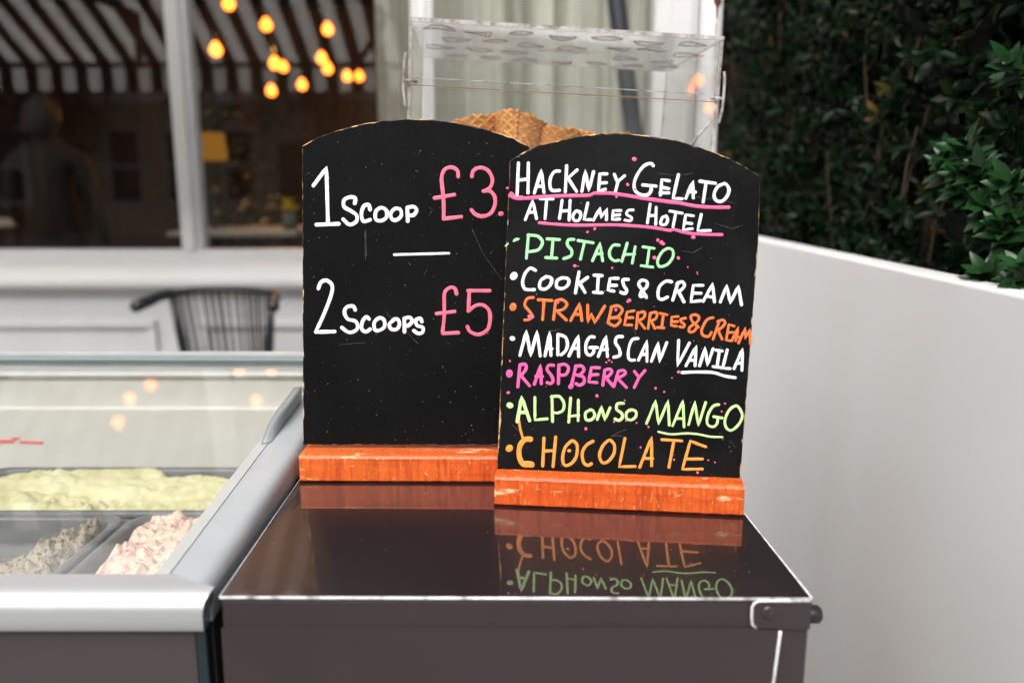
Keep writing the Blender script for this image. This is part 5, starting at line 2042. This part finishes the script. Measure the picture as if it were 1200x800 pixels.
def make_tub(label, x0, x1, y0, y1, hfn, gm, dens, zr=RIMZ):
    t_ = thing("gelato_tub", label, "gelato tub", ((x0 + x1) / 2, (y0 + y1) / 2, zr - 0.16), 0, "gelato tubs in the freezer")
    loops = [rrect(x0, x1, y0, y1, 0.03, zr - 0.007), rrect(x0, x1, y0, y1, 0.03, zr - 0.0015), rrect(x0 + .002, x1 - .002, y0 + .002, y1 - .002, 0.03, zr),
             rrect(x0 + 0.010, x1 - 0.010, y0 + 0.010, y1 - 0.010, 0.03, zr), rrect(x0 + 0.013, x1 - 0.013, y0 + 0.013, y1 - 0.013, 0.03, zr - 0.004),
             rrect(x0 + 0.022, x1 - 0.022, y0 + 0.022, y1 - 0.022, 0.03, zr - 0.15), rrect(x0 + 0.03, x1 - 0.03, y0 + 0.03, y1 - 0.03, 0.025, zr - 0.157)]
    K_ = len(loops[0])
    b = MB()
    b.add([p for l in loops for p in l], [(i * K_ + j, i * K_ + (j + 1) % K_, (i + 1) * K_ + (j + 1) % K_, (i + 1) * K_ + j) for i in range(len(loops) - 1) for j in range(K_)]
          + [tuple(range((len(loops) - 1) * K_, len(loops) * K_))])
    b.build("pan", M['pan'], t_, smooth=True)
    b = MB()
    W_, D_ = x1 - x0 - 0.030, y1 - y0 - 0.030

    def fn(u, v_):
        # pull the square grid into a rounded rectangle
        a, c = 2 * u - 1, 2 * v_ - 1
        k_ = 1 - 0.09 * (a * a * c * c)
        x = (x0 + x1) / 2 + a * k_ * W_ / 2
        y = (y0 + y1) / 2 + c * k_ * D_ / 2
        edge = min(1 - abs(a), (1 - abs(c))) 
        return Vector((x, y, zr + hfn(u, v_, x, y) - 0.02 * max(0, 1 - edge / 0.06) ** 2))
    b.grid(int(W_ * dens), int(D_ * dens), fn)
    b.build("gelato", gm, t_, smooth=True)
    return t_


def fbm(x, y, s, o, seed):
    v_ = 0
    a = 1
    for k_ in range(o):
        v_ += a * noise.noise(Vector((x * s + seed, y * s - seed, seed * 0.7)))
        s *= 2.1
        a *= 0.5
    return v_


def ridged(x, y, s, o, seed):
    v_, a = 0, 1
    for k_ in range(o):
        v_ += a * (1 - abs(noise.noise(Vector((x * s + seed, y * s + seed * 1.7, seed))) * 2))
        s *= 2.0
        a *= 0.5
    return v_


def h_pist(u, v_, x, y):
    end = max(0.0, (u - 0.86) / 0.14)
    h = -0.022 + 0.020 * v_ - 0.030 * end * end + 0.014 * fbm(x, y, 6, 2, 2.0)
    # spatula terraces that break off in crumbly steps
    s_ = fbm(x * 0.45, y * 2.0, 10, 3, 8.0)
    h += 0.009 * math.tanh(s_ * 9)
    torn = max(0.0, fbm(x, y, 9, 2, 15.0))
    h += 0.018 * torn * (0.6 - ridged(x, y, 34, 3, 5.0))
    return h + 0.0018 * fbm(x, y, 120, 3, 1.0)


def h_cook(u, v_, x, y):
    ridge = math.exp(-((u - 0.60 - 0.36 * v_) / 0.26) ** 2)
    h = -0.062 + 0.058 * ridge * (0.4 + 0.6 * v_)
    h += 0.016 * fbm(x, y, 14, 3, 3.3) * (0.4 + ridge)
    h += 0.008 * (1.0 - ridged(x, y, 46, 3, 9.3)) * (0.5 + ridge)
    return h + 0.004 * fbm(x, y, 110, 3, 4.0)


def h_berry(u, v_, x, y):
    h = -0.016 + 0.034 * math.exp(-((v_ - 0.65) / 0.5) ** 2) + 0.012 * u
    h += 0.017 * fbm(x, y, 12, 2, 6.1)
    h += 0.009 * (1.0 - ridged(x, y, 36, 3, 2.1))
    h += 0.003 * fbm(x, y, 110, 3, 2.2)
    return h - 0.06 * max(0, 0.16 - u) / 0.16


make_tub("long tub of pale green pistachio gelato at the back of the freezer", -0.905, -0.350, 1.122, 1.322, h_pist, M['pistachio'], 330)
make_tub("tub of cookie speckled cream gelato scooped low, front row left", -0.88, -0.573, 0.80, 1.116, h_cook, M['cookie'], 420)
make_tub("tub of pink rippled berry gelato, front row beside the right rail", -0.565, -0.345, 0.80, 1.116, h_berry, M['berry'], 480)
m = MB()
for y in (0.79, 1.119, 1.328):
    m.box((XL + 0.02, y - 0.0015, RIMZ - 0.03), (LX - 0.002, y + 0.0015, RIMZ - 0.010))
m.build("tub_rack", M['alu'], frz)
